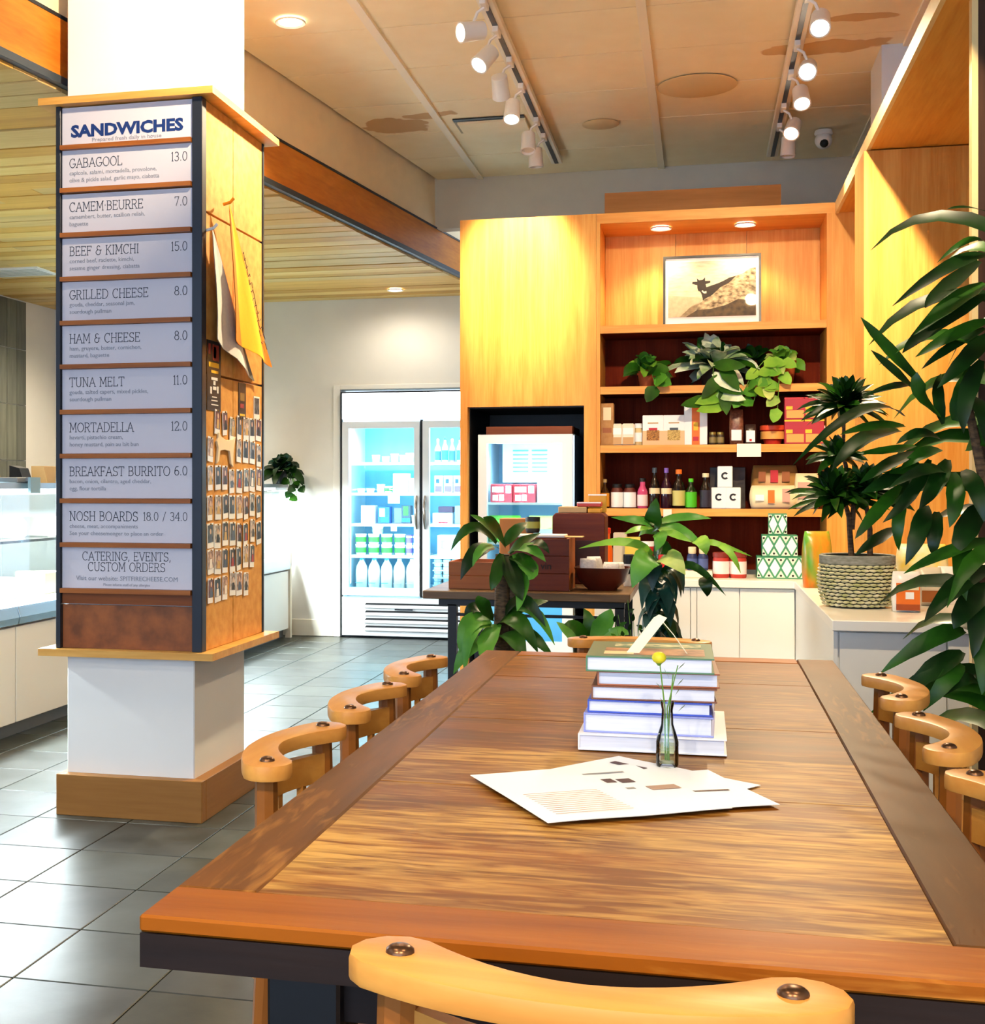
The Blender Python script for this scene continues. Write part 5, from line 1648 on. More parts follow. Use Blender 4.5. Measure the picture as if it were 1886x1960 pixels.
def c_box(label, x, z):
    t = carton('gift_box', label, 'box', (x, GY + .02, z), .078, .078, .114, W, (), 'white boxes with a black ring mark')
    inner_r = [(p[0] * .5, p[1] * .5) for p in reversed(ring_c)]
    MB().extr([(p[0], -.0012, .062 + p[1]) for p in ring_c + inner_r], (0, .0012, 0)).build('ring_mark', blackp, t)


c_box('lower left white box with a black open ring mark', 0.094, Z4)
c_box('lower right white box with a black open ring mark', 0.169, Z4)
c_box('top white box with a black open ring mark, stacked on two others', 0.126, Z4 + .1145)
carton('photo_box', 'dark picture box standing behind the white boxes', 'box', (0.142, 7.40, Z4), .19, .05, .225, M('picture_box', '#4a4038', .5, color2='#241c18', scale=14))
pouch('flour_sack', 'pale rice bag with orange mark lying on the lower shelf', 'bag', (0.376, GY, Z4), .245, .12, .125, M('rice_bag', '#efe2b8', .5), [(.38, .52, .25, .8, orange), (.68, .84, .3, .85, prn('pale_red', '#d8a090')), (.12, .3, .35, .6, W)])
pouch('flour_sack', 'brown plastic rice bag resting on the pale one behind', 'bag', (0.391, 7.365, Z4), .25, .12, .235, M('rice_bag_brown', '#b98a4a', .4), [(.15, .3, .62, .85, prn('rust', '#9c5a28')), (.4, .56, .60, .88, red), (.64, .8, .62, .85, prn('rust', '#9c5a28'))])
pouch('flour_sack', 'cream rice bag at the right end of the lower shelf', 'bag', (0.549, GY, Z4), .125, .12, .19, M('rice_bag_cream', '#ead9b0', .5), [(.1, .6, .3, .75, prn('pale_red', '#d8a090'))])

# ================================================================ COUNTER GOODS
CY = 6.86
t = carton('display_tray', 'low white tray under the two blue jars on the counter', 'tray', (-0.018, CY, ZC), .15, .14, .035, prn('cream_white', '#efe6d2'))
for k in range(2):
    turned('blue_jar', ('left dark blue jar with cream lid', 'right dark blue jar with cream lid')[k], 'jar', (-0.044 if k == 0 else 0.01, CY + .06, ZC + .0355), [(.024, 0), (.027, .006), (.027, .07), (.02, .085)], prn('navy_jar', '#1c2a5a'), [(.018, .085), (.02, .09), (.02, .118), (.016, .12)], prn('cream', '#e8d8b0'), (.0273, .012, .06), prn('navy_label', '#4a5a90'), 'dark blue jars')
for k in range(2):
    turned('chutney_jar', ('left red chutney jar with pale label', 'right red chutney jar with pale label')[k], 'jar', (0.101 if k == 0 else 0.185, CY + .05, ZC), [(.039, 0), (.042, .008), (.042, .095), (.039, .105)], prn('chutney', '#b03428'), [(.043, .105), (.043, .128), (.038, .13)], prn('chutney_lid', '#7a2418'), (.0425, .02, .085), prn('pink_label', '#f2dcdc'), 'red chutney jars')


def diamond_box(label, x, z, w, h, n):
    """patterned gift box: white lozenges on a green net"""
    t = thing('gift_box', label, 'box', (x, CY + .02, z), 0, 'green patterned gift boxes')
    MB().box(-w / 2, w / 2, 0, w * .7, 0, h).build('body', M('gift_green', '#3c8a64', .45), t, bev=.002)
    c = w / n
    for i in range(n):
        x_ = -w / 2 + c * (i + .5)
        MB().extr([(x_ - c * .43, -.001, h / 2), (x_, -.001, h * .1), (x_ + c * .43, -.001, h / 2), (x_, -.001, h * .9)], (0, .001, 0)).build('lozenge', W, t)
    for i in range(n + 1):
        x_ = -w / 2 + c * i
        for z_, sg in ((0, 1), (h, -1)):
            a, b = max(x_ - c * .38, -w / 2), min(x_ + c * .38, w / 2)
            MB().extr([(a, -.001, z_ + sg * .006), (b, -.001, z_ + sg * .006), (x_ if abs(x_) < w / 2 - .001 else x_ * .97, -.001, z_ + sg * h * .38)], (0, .001, 0)).build('corner_lozenge', prn('pale_mint', '#d8e8d0'), t)
            MB().ball((max(min(x_, w / 2 - .008), -w / 2 + .008), -.001, z_ + sg * .016), .006, 8, 4, sy=.15).build('dot', blackp, t)


diamond_box('largest green and white patterned gift box at the bottom of the stack', 0.393, ZC, .232, .111, 4)
diamond_box('middle green and white patterned gift box of the stack', 0.388, ZC + .1115, .172, .110, 3)
diamond_box('smallest green and white patterned gift box on top of the stack', 0.378, ZC + .222, .09, .108, 2)
pouch('snack_bag', 'orange and green crinkled snack bag leaning beside the woven pot', 'bag', (0.537, 6.3, ZC), .13, .10, .26, M('snack_orange', '#e8761e', .3, color2='#5a9a2c', scale=14, stretch=(1, 1, .3), bump=.4), (), rz=.3)
# left counter end, behind the bowl
bottle('juice_bottle', 'orange squeeze bottle with red cap at the left end of the counter', (-0.484, 6.95, ZC), .034, .25, M('bottle_orange', '#e8641a', .3), prn('cap_red', '#d83a1a'), None, neck=.6)
carton('tea_box', 'pale grey carton behind the bowl on the counter', 'carton', (-0.419, 7.05, ZC), .07, .06, .22, prn('pale_warm_grey', '#c9bfb0'))
carton('tea_box', 'yellow carton behind the bowl on the counter', 'carton', (-0.35, 6.98, ZC), .08, .06, .20, prn('soft_yellow', '#e0cc58'))
turned('spice_tin', 'red tin with a white lid on the counter behind the leafy plant', 'tin', (-0.276, 6.95, ZC), [(.04, 0), (.042, .004), (.042, .15), (.04, .155)], prn('tin_red', '#a81c1c'), [(.042, .155), (.042, .18)], W)
turned('spice_tin', 'bright red tin further right behind the leafy plant', 'tin', (-0.201, 6.98, ZC), [(.036, 0), (.036, .16)], red, [(.037, .16), (.037, .175)], prn('tin_red', '#a81c1c'))
pouch('snack_bag', 'yellow crinkled packet lying behind the bowl', 'bag', (-0.312, 6.78, ZC), .12, .08, .10, M('snack_yellow', '#dcb24a', .35, color2='#b98a30', scale=20, bump=.3), ())
# arm of the counter, right of the pot
pouch('caramel_bag', 'clear bag with an orange printed label right of the woven pot', 'bag', (0.746, 5.163, 0.781), .105, .07, .15, M('bag_clear_white', '#f2efe8', .25), [(.12, .9, .05, .72, orange), (.12, .9, .05, .2, prn('rust_label', '#a84a14')), (.42, .7, .33, .5, W), (.16, .86, .55, .66, prn('cream', '#e8d8b0'))])
pouch('caramel_bag', 'second clear snack bag behind the orange labelled one', 'bag', (0.87, 5.453, 0.781), .10, .07, .15, M('bag_clear_brown', '#d8cdb8', .25), [(.2, .8, .1, .4, prn('rust', '#9c5a28'))])
pouch('caramel_bag', 'white and pink striped snack bag half hidden by the big plant', 'bag', (0.96, 5.521, 0.781), .10, .07, .15, M('bag_pink', '#ece4e0', .25), [(.1, .9, .55, .8, prn('pink_stripe', '#d85a68'))])
pouch('snack_bag', 'bright yellow packet at the back of the counter arm', 'bag', (0.868, 5.6, .781), .2, .08, .235, M('bag_yellow', '#f4d21c', .3, color2='#efe6c8', scale=12), ())

# ================================================================ DARK SIDE TABLE WITH CRATES
NO = (-.73, 5.9, 0)
st = thing('side_table', 'dark wood-topped side table on a thin black steel frame', 'table', NO)
MB().box(-1.165, -.285, 5.50, 6.28, .765, .80).build('top', wood('side_table_top', '#5a4028', '#8a6c48', 'x', 9, .4, 60), st, NO, bev=.003)
for x in (-1.06, -.35):
    for y in (5.53, 6.21):
        MB().box(x, x + .038, y, y + .038, 0, .74).build('leg', black, st, NO)
MB().box(-1.10, -.31, 5.53, 5.57, .735, .765).build('frame_bar', black, st, NO)
MB().box(-1.10, -.31, 6.21, 6.25, .735, .765).build('frame_bar', black, st, NO)
MB().box(-1.06, -.31, 5.54, 5.555, .690, .702).build('thin_bar', black, st, NO)
for x in (-1.06, -.35):
    MB().box(x, x + .03, 5.57, 6.21, .735, .765).build('frame_bar', black, st, NO)
SZ = .8005
crate_w = wood('crate_mahogany', '#5c1e08', '#7c3412', 'x', 10, .5, 60)
crate_e = wood('crate_end_orange', '#a85a24', '#c07434', 'z', 10, .5, 60)


def crate(label, x0, x1, y0, y1, h, front, side, boards=3, word=None):
    O = ((x0 + x1) / 2, y0, SZ)
    t = thing('wooden_crate', label, 'crate', O)
    for k in range(boards):
        a, b = SZ + h * k / boards + .001, SZ + h * (k + 1) / boards - .001
        MB().box(x0, x1, y0, y0 + .012, a, b).build('front_board', front, t, O, bev=.001)
        MB().box(x0, x1, y1 - .012, y1, a, b).build('back_board', front, t, O)
    for a, b in ((x0, x0 + .012), (x1 - .012, x1)):
        MB().box(a, b, y0 + .0125, y1 - .0125, SZ, SZ + h).build('end_board', side, t, O)
    MB().box(x0 + .012, x1 - .012, y0 + .012, y1 - .012, SZ, SZ + .01).build('bottom_board', side, t, O)
    if word:
        put('stencil', text_mesh(word, .04, M('stencil_ink', '#2c1208', .7), 'CENTER', 1, .001), t, (.03, -.0012, h * .42))
    return t


crate('tall dark mahogany crate with faint stencil on the side table', -.80, -.545, 5.58, 5.86, .225, crate_w, crate_e, 3, 'vin')
crate('low orange-brown crate at the left end of the side table', -1.07, -.84, 5.60, 5.85, .12, wood('crate_orange', '#8a4a20', '#a8642e', 'x', 10, .5, 60), crate_e, 2)
t = carton('cardboard_box', 'orange-brown cardboard box behind the crates on the side table', 'box', (-.83, 5.95, SZ), .14, .14, .30, M('card_orange', '#c08040', .7), ())
HO = (-.55, 6.02, SZ)
t = thing('wooden_chest', 'dark reddish upright wooden chest with cut corners behind the crates', 'chest', HO)
MB().extr([(-.115, 0, 0), (.125, 0, 0), (.125, 0, .31), (.11, 0, .325), (-.10, 0, .325), (-.115, 0, .31)], (0, .2, 0)).build('body', crate_w, t, bev=.003)
MB().box(-.09, .10, -.004, 0, .03, .20).build('front_panel', M('chest_panel', '#4a1e10', .5, color2='#341208', scale=10), t)
zz = SZ + .3255
carton('paper_box', 'flat tan box lying on the wooden chest', 'box', (-.575, 6.04, zz), .13, .12, .028, kraft)
carton('paperback', 'yellow book lying on the chest beside the tan box', 'book', (-.475, 6.04, zz), .06, .1, .02, prn('mustard', '#d89a1c'))
carton('paperback', 'red and white book lying on the yellow and tan stack', 'book', (-.50, 6.045, zz + .029), .11, .1, .02, prn('brick_red', '#c8443a'), [(.0, 1, .75, 1.0, W)])
carton('price_box', 'thin yellow card standing behind the books on the chest', 'card', (-.47, 6.16, zz), .085, .01, .085, prn('ochre', '#c89a20'), [(0, 1, .93, 1, W)])
turned('espresso_cup', 'black mug standing on the tall crate papers', 'mug', (-.80 + .07, 5.82, SZ + .2405), [(.028, 0), (.032, .01), (.033, .07), (.030, .07), (.028, .01)], black, extra=(([(.0335, .02), (.0335, .05)], prn('olive_gold', '#8a8a3a'), 'band'),))
tag(MB().box(-.10, .13, 0, .14, 0, .012).build('white_tray', M('tray_white', '#f4efe2', .5), None, bev=.003), 'white tray lying on top of the tall crate', 'tray').location = (-.70, 5.64, SZ + .226)
tag(MB().box(-.05, .04, 0, .1, 0, .004).build('kraft_card', M('card_tan', '#d8b070', .6), None), 'tan card sticking out over the right end of the tall crate', 'card').location = (-.535, 5.65, SZ + .2265)
# bowl with wrapped samples
bo = (-.415, 5.72, SZ)
t = thing('wooden_bowl', 'dark red-brown square wooden bowl on the side table', 'bowl', bo)
MB().lathe([(.06, 0), (.065, .008), (.10, .04), (.118, .098), (.112, .098), (.093, .044), (.058, .016), (.0, .014)], 28, sq=4.5, sy=.9, cap=False).build('shell', M('bowl_wood', '#5a1e12', .3, color2='#3a1008', scale=6), t, smooth=True)
MB().lathe([(.0, .0), (.06, 0)], 28, sq=4.5, sy=.9, cap=False).build('foot', crate_w, t)
for k, (x, y, rz, h) in enumerate(((-.05, -.03, .3, .095), (.03, -.035, -.3, .08), (-.02, .04, .6, .10), (.06, .04, .2, .075))):
    u = pouch('sample_packet', '%s white wrapped packet in the wooden bowl' % ('left', 'front', 'middle', 'right')[k], 'packet', (bo[0] + x, bo[1] + y - .02, SZ + .047), .075, .03, h, M('packet_white', '#f3efe8', .5, var=.15, scale=60, bump=.5), (), 'packets in the wooden bowl', rz, -14)
turned('spice_jar', 'small black jar with a white pattern behind the bowl', 'jar', (-.315, 5.95, SZ), [(.022, 0), (.024, .004), (.024, .05), (.02, .056)], W, [(.024, .056), (.024, .14), (.021, .143)], blackp, (.0243, .085, .10), W)

# ================================================================ PLANTS
def leaf_mat(name, c1, c2, rough=.35, vein=None, edge=None):
    """leaf: two greens along the blade, optional pale stripe"""
    if name in MATS:
        return MATS[name]
    m = M(name, c1, rough + .1, color2=c2, scale=9, stretch=(1, 1, 1))
    b = m.node_tree.nodes['Principled BSDF']
    b.inputs['Specular IOR Level'].default_value = 0.32
    b.inputs['Subsurface Weight'].default_value = 0.0
    return m


g_dark = leaf_mat('leaf_dark', '#143a0c', '#081f06', .28)
g_mid = leaf_mat('leaf_mid', '#2c6010', '#143a0a', .3)
g_light = leaf_mat('leaf_light', '#5c9a30', '#3c7a22', .32)
g_lime = leaf_mat('leaf_lime', '#8ab83c', '#5a9428', .35)
g_teal = leaf_mat('leaf_teal', '#1c4a3c', '#0f2c26', .3)
g_white = leaf_mat('leaf_variegated', '#f4f6e2', '#7aa860', .4)
g_cream = leaf_mat('leaf_cream_edge', '#c8cf78', '#6a9a38', .4)
bark = M('plant_bark', '#6a5034', .8, color2='#3c2c1c', scale=40, stretch=(1, 1, 3), bump=.5)
soil = M('soil', '#2c2018', .95, var=.3, scale=60, bump=.4)
terracotta = M('terracotta', '#b85a2c', .7, var=.12, scale=14)


def blade(plant, O, p0, p1, p2, w, mat_, nrm=(0, -.55, .83), fold=.28, segs=7, shape='lance', name='leaf'):
    """one leaf: bezier midrib, two folded halves, pointed tip; vertices kept in the plant's space"""
    p0, p1, p2 = Vector(p0), Vector(p1), Vector(p2)
    c = p1 * 2 - (p0 + p2) * .5
    n = Vector(nrm)
    b = MB()
    for i in range(segs + 1):
        t = i / segs
        p = p0 * (1 - t) ** 2 + c * (2 * t * (1 - t)) + p2 * t * t
        tg = (c - p0) * (2 * (1 - t)) + (p2 - c) * (2 * t)
        if tg.length < 1e-6:
            tg = p2 - p0
        tg.normalize()
        sd = tg.cross(n)
        if sd.length < 1e-3:
            sd = Vector((1, 0, 0))
        sd.normalize()
        up = sd.cross(tg)
        if shape == 'lance':
            ww = w * .5 * (math.sin(math.pi * min(.999, t ** .8 * .93 + .07)) ** .75)
        elif shape == 'heart':
            ww = w * .5 * (1.05 * (math.sin(math.pi * min(1, t ** .62)) ** .6)) if t < 1 else 0
        else:
            ww = w * .5 * math.sin(math.pi * t) ** .5
        if i == segs:
            ww = w * .01
        wob = 1 + .05 * math.sin(i * 2.3 + w * 300)
        off = up * (fold * ww)
        b.v += [tuple(p - sd * ww * wob + off), tuple(p), tuple(p + sd * ww * wob + off)]
    for i in range(segs):
        k = i * 3
        b.face((k, k + 1, k + 4, k + 3))
        b.face((k + 1, k + 2, k + 5, k + 4))
    return b.build(name, mat_, plant, O, smooth='all')


def rosette(plant, O, c, n, L, w, mats, rg, el=(-10, 75), droop=.35, shape='lance', az=(0, 360), start=.0, fold=.28, wj=.25):
    for i in range(n):
        a = R(az[0] + (az[1] - az[0]) * ((i * .618 + rg.random() * .12) % 1))
        e = R(el[0] + (el[1] - el[0]) * (i + .5) / n + rg.uniform(-8, 8))
        l_ = L * rg.uniform(.75, 1.12) * (1 - .25 * max(0, math.sin(e)))
        d = Vector((math.cos(a) * math.cos(e), math.sin(a) * math.cos(e), math.sin(e)))
        p0 = Vector(c) + d * start
        p1 = p0 + d * l_ * .52
        p2 = p0 + d * l_ * .95 + Vector((0, 0, -droop * l_ * rg.uniform(.5, 1.2)))
        blade(plant, O, p0, p1, p2, w * rg.uniform(1 - wj, 1 + wj * .6), rg.choice(mats), (rg.uniform(-.5, .5) - .3 * d.x, -.55 - .3 * d.y, .75) if e < R(60) else (rg.uniform(-.4, .4), -1, .2), fold, 6, shape)


def pot(parent, O, r, h, mat_, z=0, name='pot', rim=True):
    prof = [(r * .68, z), (r * .72, z + .003), (r * .94, z + h * .76), (r, z + h * .76), (r * 1.02, z + h), (r * .92, z + h), (r * .88, z + h * .82)] if rim else [(r * .8, z), (r, z + h), (r * .93, z + h), (r * .9, z + h * .85)]
    MB().lathe([(a, b - 0) for a, b in prof], 22, cap=False).build(name, mat_, parent, smooth=True)
    MB().lathe([(.001, z + h * .83), (r * .9, z + h * .83)], 22, cap=False).build('soil', soil, parent)
    MB().lathe([(.001, z), (r * .68, z)], 22, cap=False).build('pot_base', mat_, parent)


rg = random.Random(21)
# ---------------------------------------------------------------- tall dracaena at the right border
DR = (.83, 3.72, 0)
dr = thing('dracaena', 'tall dark green dracaena with long arching leaves at the right border', 'potted plant', DR)
pot(dr, DR, .15, .30, M('planter_dark', '#2c2a28', .6))
for pts, rad in (([(.83, 3.72, .24), (.84, 3.74, .9), (.82, 3.7, 1.5), (.845, 3.72, 2.08)], [.03, .026, .022, .016]),
                 ([(.80, 3.70, .24), (.79, 3.70, .8), (.74, 3.68, 1.15), (.665, 3.66, 1.52)], [.024, .02, .016, .009]),
                 ([(.87, 3.76, .24), (.90, 3.8, .8), (.88, 3.75, 1.2)], [.026, .022, .016])):
    MB().tube(pts, rad, 8).build('cane', bark, dr, DR, smooth=True)
DL = [((0.729, 3.72, 1.974), (0.666, 3.63, 1.969), (0.615, 3.6, 1.961), 0.0189), ((0.725, 3.7, 1.89), (0.665, 3.62, 1.88), (0.591, 3.6, 1.824), 0.0215), ((0.73, 3.7, 1.856), (0.618, 3.57, 1.809), (0.469, 3.5, 1.703), 0.0426), ((0.715, 3.72, 1.843), (0.607, 3.605, 1.754), (0.554, 3.55, 1.702), 0.0457),
      ((0.724, 3.7, 1.782), (0.618, 3.57, 1.71), (0.519, 3.5, 1.628), 0.0532), ((0.724, 3.7, 1.749), (0.581, 3.57, 1.661), (0.493, 3.5, 1.584), 0.0507), ((0.734, 3.72, 1.688), (0.629, 3.63, 1.637), (0.538, 3.6, 1.582), 0.0379), ((0.728, 3.72, 1.666), (0.633, 3.655, 1.611), (0.561, 3.65, 1.555), 0.03),
      ((0.733, 3.7, 1.647), (0.665, 3.62, 1.576), (0.591, 3.6, 1.501), 0.0484), ((0.569, 3.68, 1.515), (0.473, 3.61, 1.606), (0.405, 3.6, 1.69), 0.0408), ((0.576, 3.68, 1.477), (0.495, 3.585, 1.536), (0.424, 3.55, 1.599), 0.0377), ((0.618, 3.7, 1.43), (0.554, 3.62, 1.486), (0.543, 3.6, 1.544), 0.0569),
      ((0.55, 3.68, 1.519), (0.48, 3.61, 1.507), (0.414, 3.6, 1.484), 0.0245), ((0.521, 3.68, 1.435), (0.393, 3.51, 1.439), (0.223, 3.4, 1.302), 0.0398), ((0.524, 3.68, 1.409), (0.431, 3.56, 1.403), (0.344, 3.5, 1.38), 0.0323), ((0.511, 3.68, 1.397), (0.403, 3.56, 1.367), (0.323, 3.5, 1.286), 0.0512),
      ((0.55, 3.68, 1.356), (0.473, 3.61, 1.342), (0.395, 3.6, 1.335), 0.0299), ((0.56, 3.68, 1.34), (0.469, 3.56, 1.304), (0.39, 3.5, 1.255), 0.0429), ((0.563, 3.68, 1.307), (0.476, 3.585, 1.265), (0.4, 3.55, 1.231), 0.0432), ((0.652, 3.7, 1.422), (0.673, 3.695, 1.497), (0.699, 3.75, 1.57), 0.055),
      ((0.625, 3.72, 1.414), (0.614, 3.73, 1.494), (0.634, 3.8, 1.555), 0.0334), ((0.733, 3.7, 1.11), (0.607, 3.57, 1.078), (0.496, 3.5, 1.029), 0.0373), ((0.506, 3.68, 1.139), (0.446, 3.61, 1.108), (0.391, 3.6, 1.069), 0.0381), ((0.576, 3.68, 1.198), (0.548, 3.61, 1.127), (0.515, 3.6, 1.045), 0.0487),
      ((0.521, 3.68, 1.222), (0.501, 3.635, 1.149), (0.506, 3.65, 1.08), 0.0328), ((0.607, 3.7, 1.181), (0.592, 3.645, 1.121), (0.589, 3.65, 1.067), 0.0409), ((0.514, 3.68, 1.25), (0.438, 3.585, 1.177), (0.386, 3.55, 1.114), 0.0352), ((0.733, 3.7, 1.038), (0.629, 3.57, 0.989), (0.544, 3.5, 0.908), 0.0558),
      ((0.733, 3.7, 0.992), (0.667, 3.62, 0.935), (0.631, 3.6, 0.883), 0.0646), ((0.678, 3.72, 0.867), (0.582, 3.66, 0.845), (0.459, 3.66, 0.753), 0.052), ((0.674, 3.72, 0.81), (0.594, 3.68, 0.763), (0.522, 3.7, 0.694), 0.0605), ((0.673, 3.72, 0.777), (0.622, 3.66, 0.738), (0.567, 3.66, 0.659), 0.0464),
      ((0.711, 3.72, 0.731), (0.67, 3.68, 0.741), (0.623, 3.7, 0.695), 0.0356), ((0.715, 3.7, 1.202), (0.662, 3.62, 1.13), (0.632, 3.6, 1.076), 0.0592), ((0.612, 3.68, 1.346), (0.556, 3.61, 1.331), (0.5, 3.6, 1.291), 0.0406), ((0.634, 3.7, 1.319), (0.585, 3.595, 1.25), (0.54, 3.55, 1.19), 0.0457),
      ((0.647, 3.7, 1.284), (0.639, 3.62, 1.21), (0.621, 3.6, 1.143), 0.0458), ((0.673, 3.7, 1.291), (0.689, 3.62, 1.237), (0.703, 3.6, 1.157), 0.0457), ((0.625, 3.68, 1.284), (0.554, 3.56, 1.29), (0.459, 3.5, 1.243), 0.0373), ((0.679, 3.7, 1.346), (0.712, 3.67, 1.386), (0.743, 3.7, 1.455), 0.0463),
      ((0.696, 3.72, 0.988), (0.691, 3.63, 0.9), (0.676, 3.6, 0.809), 0.0539), ((0.706, 3.72, 0.905), (0.709, 3.63, 0.82), (0.698, 3.6, 0.716), 0.0592), ((0.695, 3.7, 1.484), (0.707, 3.62, 1.424), (0.71, 3.6, 1.343), 0.0483), ((0.586, 3.68, 1.319), (0.521, 3.585, 1.223), (0.453, 3.55, 1.156), 0.035),
      ((0.599, 3.68, 1.305), (0.531, 3.61, 1.291), (0.459, 3.6, 1.284), 0.0298), ((0.717, 3.7, 1.579), (0.666, 3.63, 1.479), (0.658, 3.62, 1.385), 0.0459), ((0.683, 3.72, 1.153), (0.654, 3.63, 1.047), (0.661, 3.6, 0.956), 0.0486), ((0.615, 3.7, 1.374), (0.551, 3.62, 1.386), (0.492, 3.6, 1.358), 0.0353)]
for i, (a, b, c_, w) in enumerate(DL):
    blade(dr, DR, a, b, c_, w, (g_dark, g_mid, g_dark, g_dark, g_mid)[i % 5], (rg.uniform(-.25, .25), -.75, .62), .22, 8)
for k in range(26):
    z = .55 + k * .055
    a = R(rg.uniform(0, 200) - 10) if k % 3 else R(rg.uniform(110, 240))
    p0 = Vector((.84, 3.72, z))
    d = Vector((math.cos(a), math.sin(a), rg.uniform(.1, .5)))
    blade(dr, DR, p0, p0 + d * .22, p0 + d * .40 + Vector((0, 0, -.16)), .058, rg.choice((g_dark, g_mid)), (rg.uniform(-.4, .4), -.6, .7), .22, 6)

# ---------------------------------------------------------------- dracaena in the woven pot on the counter
WP = (.592, 5.38, .7805)
wp = thing('potted_dracaena', 'bushy small-leaved dracaena in a grey woven pot on the white counter', 'potted plant', WP)


def woven():
    """basket skin: rows of short overlapping strands that stand proud of the wall"""
    b = MB()
    prof = lambda z: .105 + .036 * math.sin(min(1, z / .17) * math.pi * .62 + .35) if z < .17 else .136
    rows, per = 12, 30
    for j in range(rows):
        z = .006 + j * .0135
        r = prof(z + .006)
        for i in range(per):
            a = 2 * math.pi * (i + .5 * (j % 2)) / per
            if not (math.pi * .9 < a % (2 * math.pi) < math.pi * 2.1):
                continue
            pts = []
            for q in (-1, -.5, 0, .5, 1):
                aa = a + q * math.pi / per * 1.02
                rr_ = r + .005 * (1 - q * q)
                pts.append((rr_ * math.cos(aa), rr_ * math.sin(aa), z + .006 + .0035 * q * (1 if j % 2 else -1) * .3))
            b.tube(pts, [.0025, .005, .0058, .005, .0025], 4)
    return b


strand = M('woven_strand', '#e6e0c0', .8, color2='#bcbc7c', scale=30)
MB().lathe([(.10, 0), (.112, .01), (.134, .07), (.139, .12), (.134, .165), (.136, .172), (.137, .20), (.130, .20), (.128, .17)], 32, cap=False).build('pot_wall', M('woven_core', '#4a4838', .9), wp, smooth=True)
MB().lathe([(.001, 0), (.10, 0)], 32, cap=False).build('pot_base', M('woven_core', '#4a4838', .9), wp)
wv = woven().build('weave', strand, wp, smooth=True)
wv['kind'] = 'stuff'
MB().lathe([(.137, .166), (.141, .17), (.141, .199), (.136, .203), (.129, .20)], 32, cap=False).build('rim_band', M('woven_rim', '#9a9a90', .8, color2='#77786a', scale=40, stretch=(1, 1, 4)), wp, smooth=True)
MB().lathe([(.001, .18), (.13, .18)], 32, cap=False).build('soil', soil, wp)
for pts in ([(-.02, 0, .18), (-.03, .0, .35), (-.05, -.01, .42)], [(-.02, 0, .30), (-.01, .01, .40), (-.05, .02, .60), (-.045, .02, .76)], [(.05, .02, .18), (.05, .02, .30), (.03, .02, .44)]):
    MB().tube(pts, [.012, .010, .008] + [.006] * (len(pts) - 3), 7).build('stem', bark, wp, smooth=True)
for c_, n, L in (((-.046, .0, .78), 95, .19), ((-.085, -.03, .42), 85, .20), ((.03, -.02, .44), 70, .18), ((-.07, .0, .58), 40, .14)):
    rosette(wp, (0, 0, 0), c_, n, L, .040, (g_dark, g_mid, g_dark), rg, (-20, 88), .15)

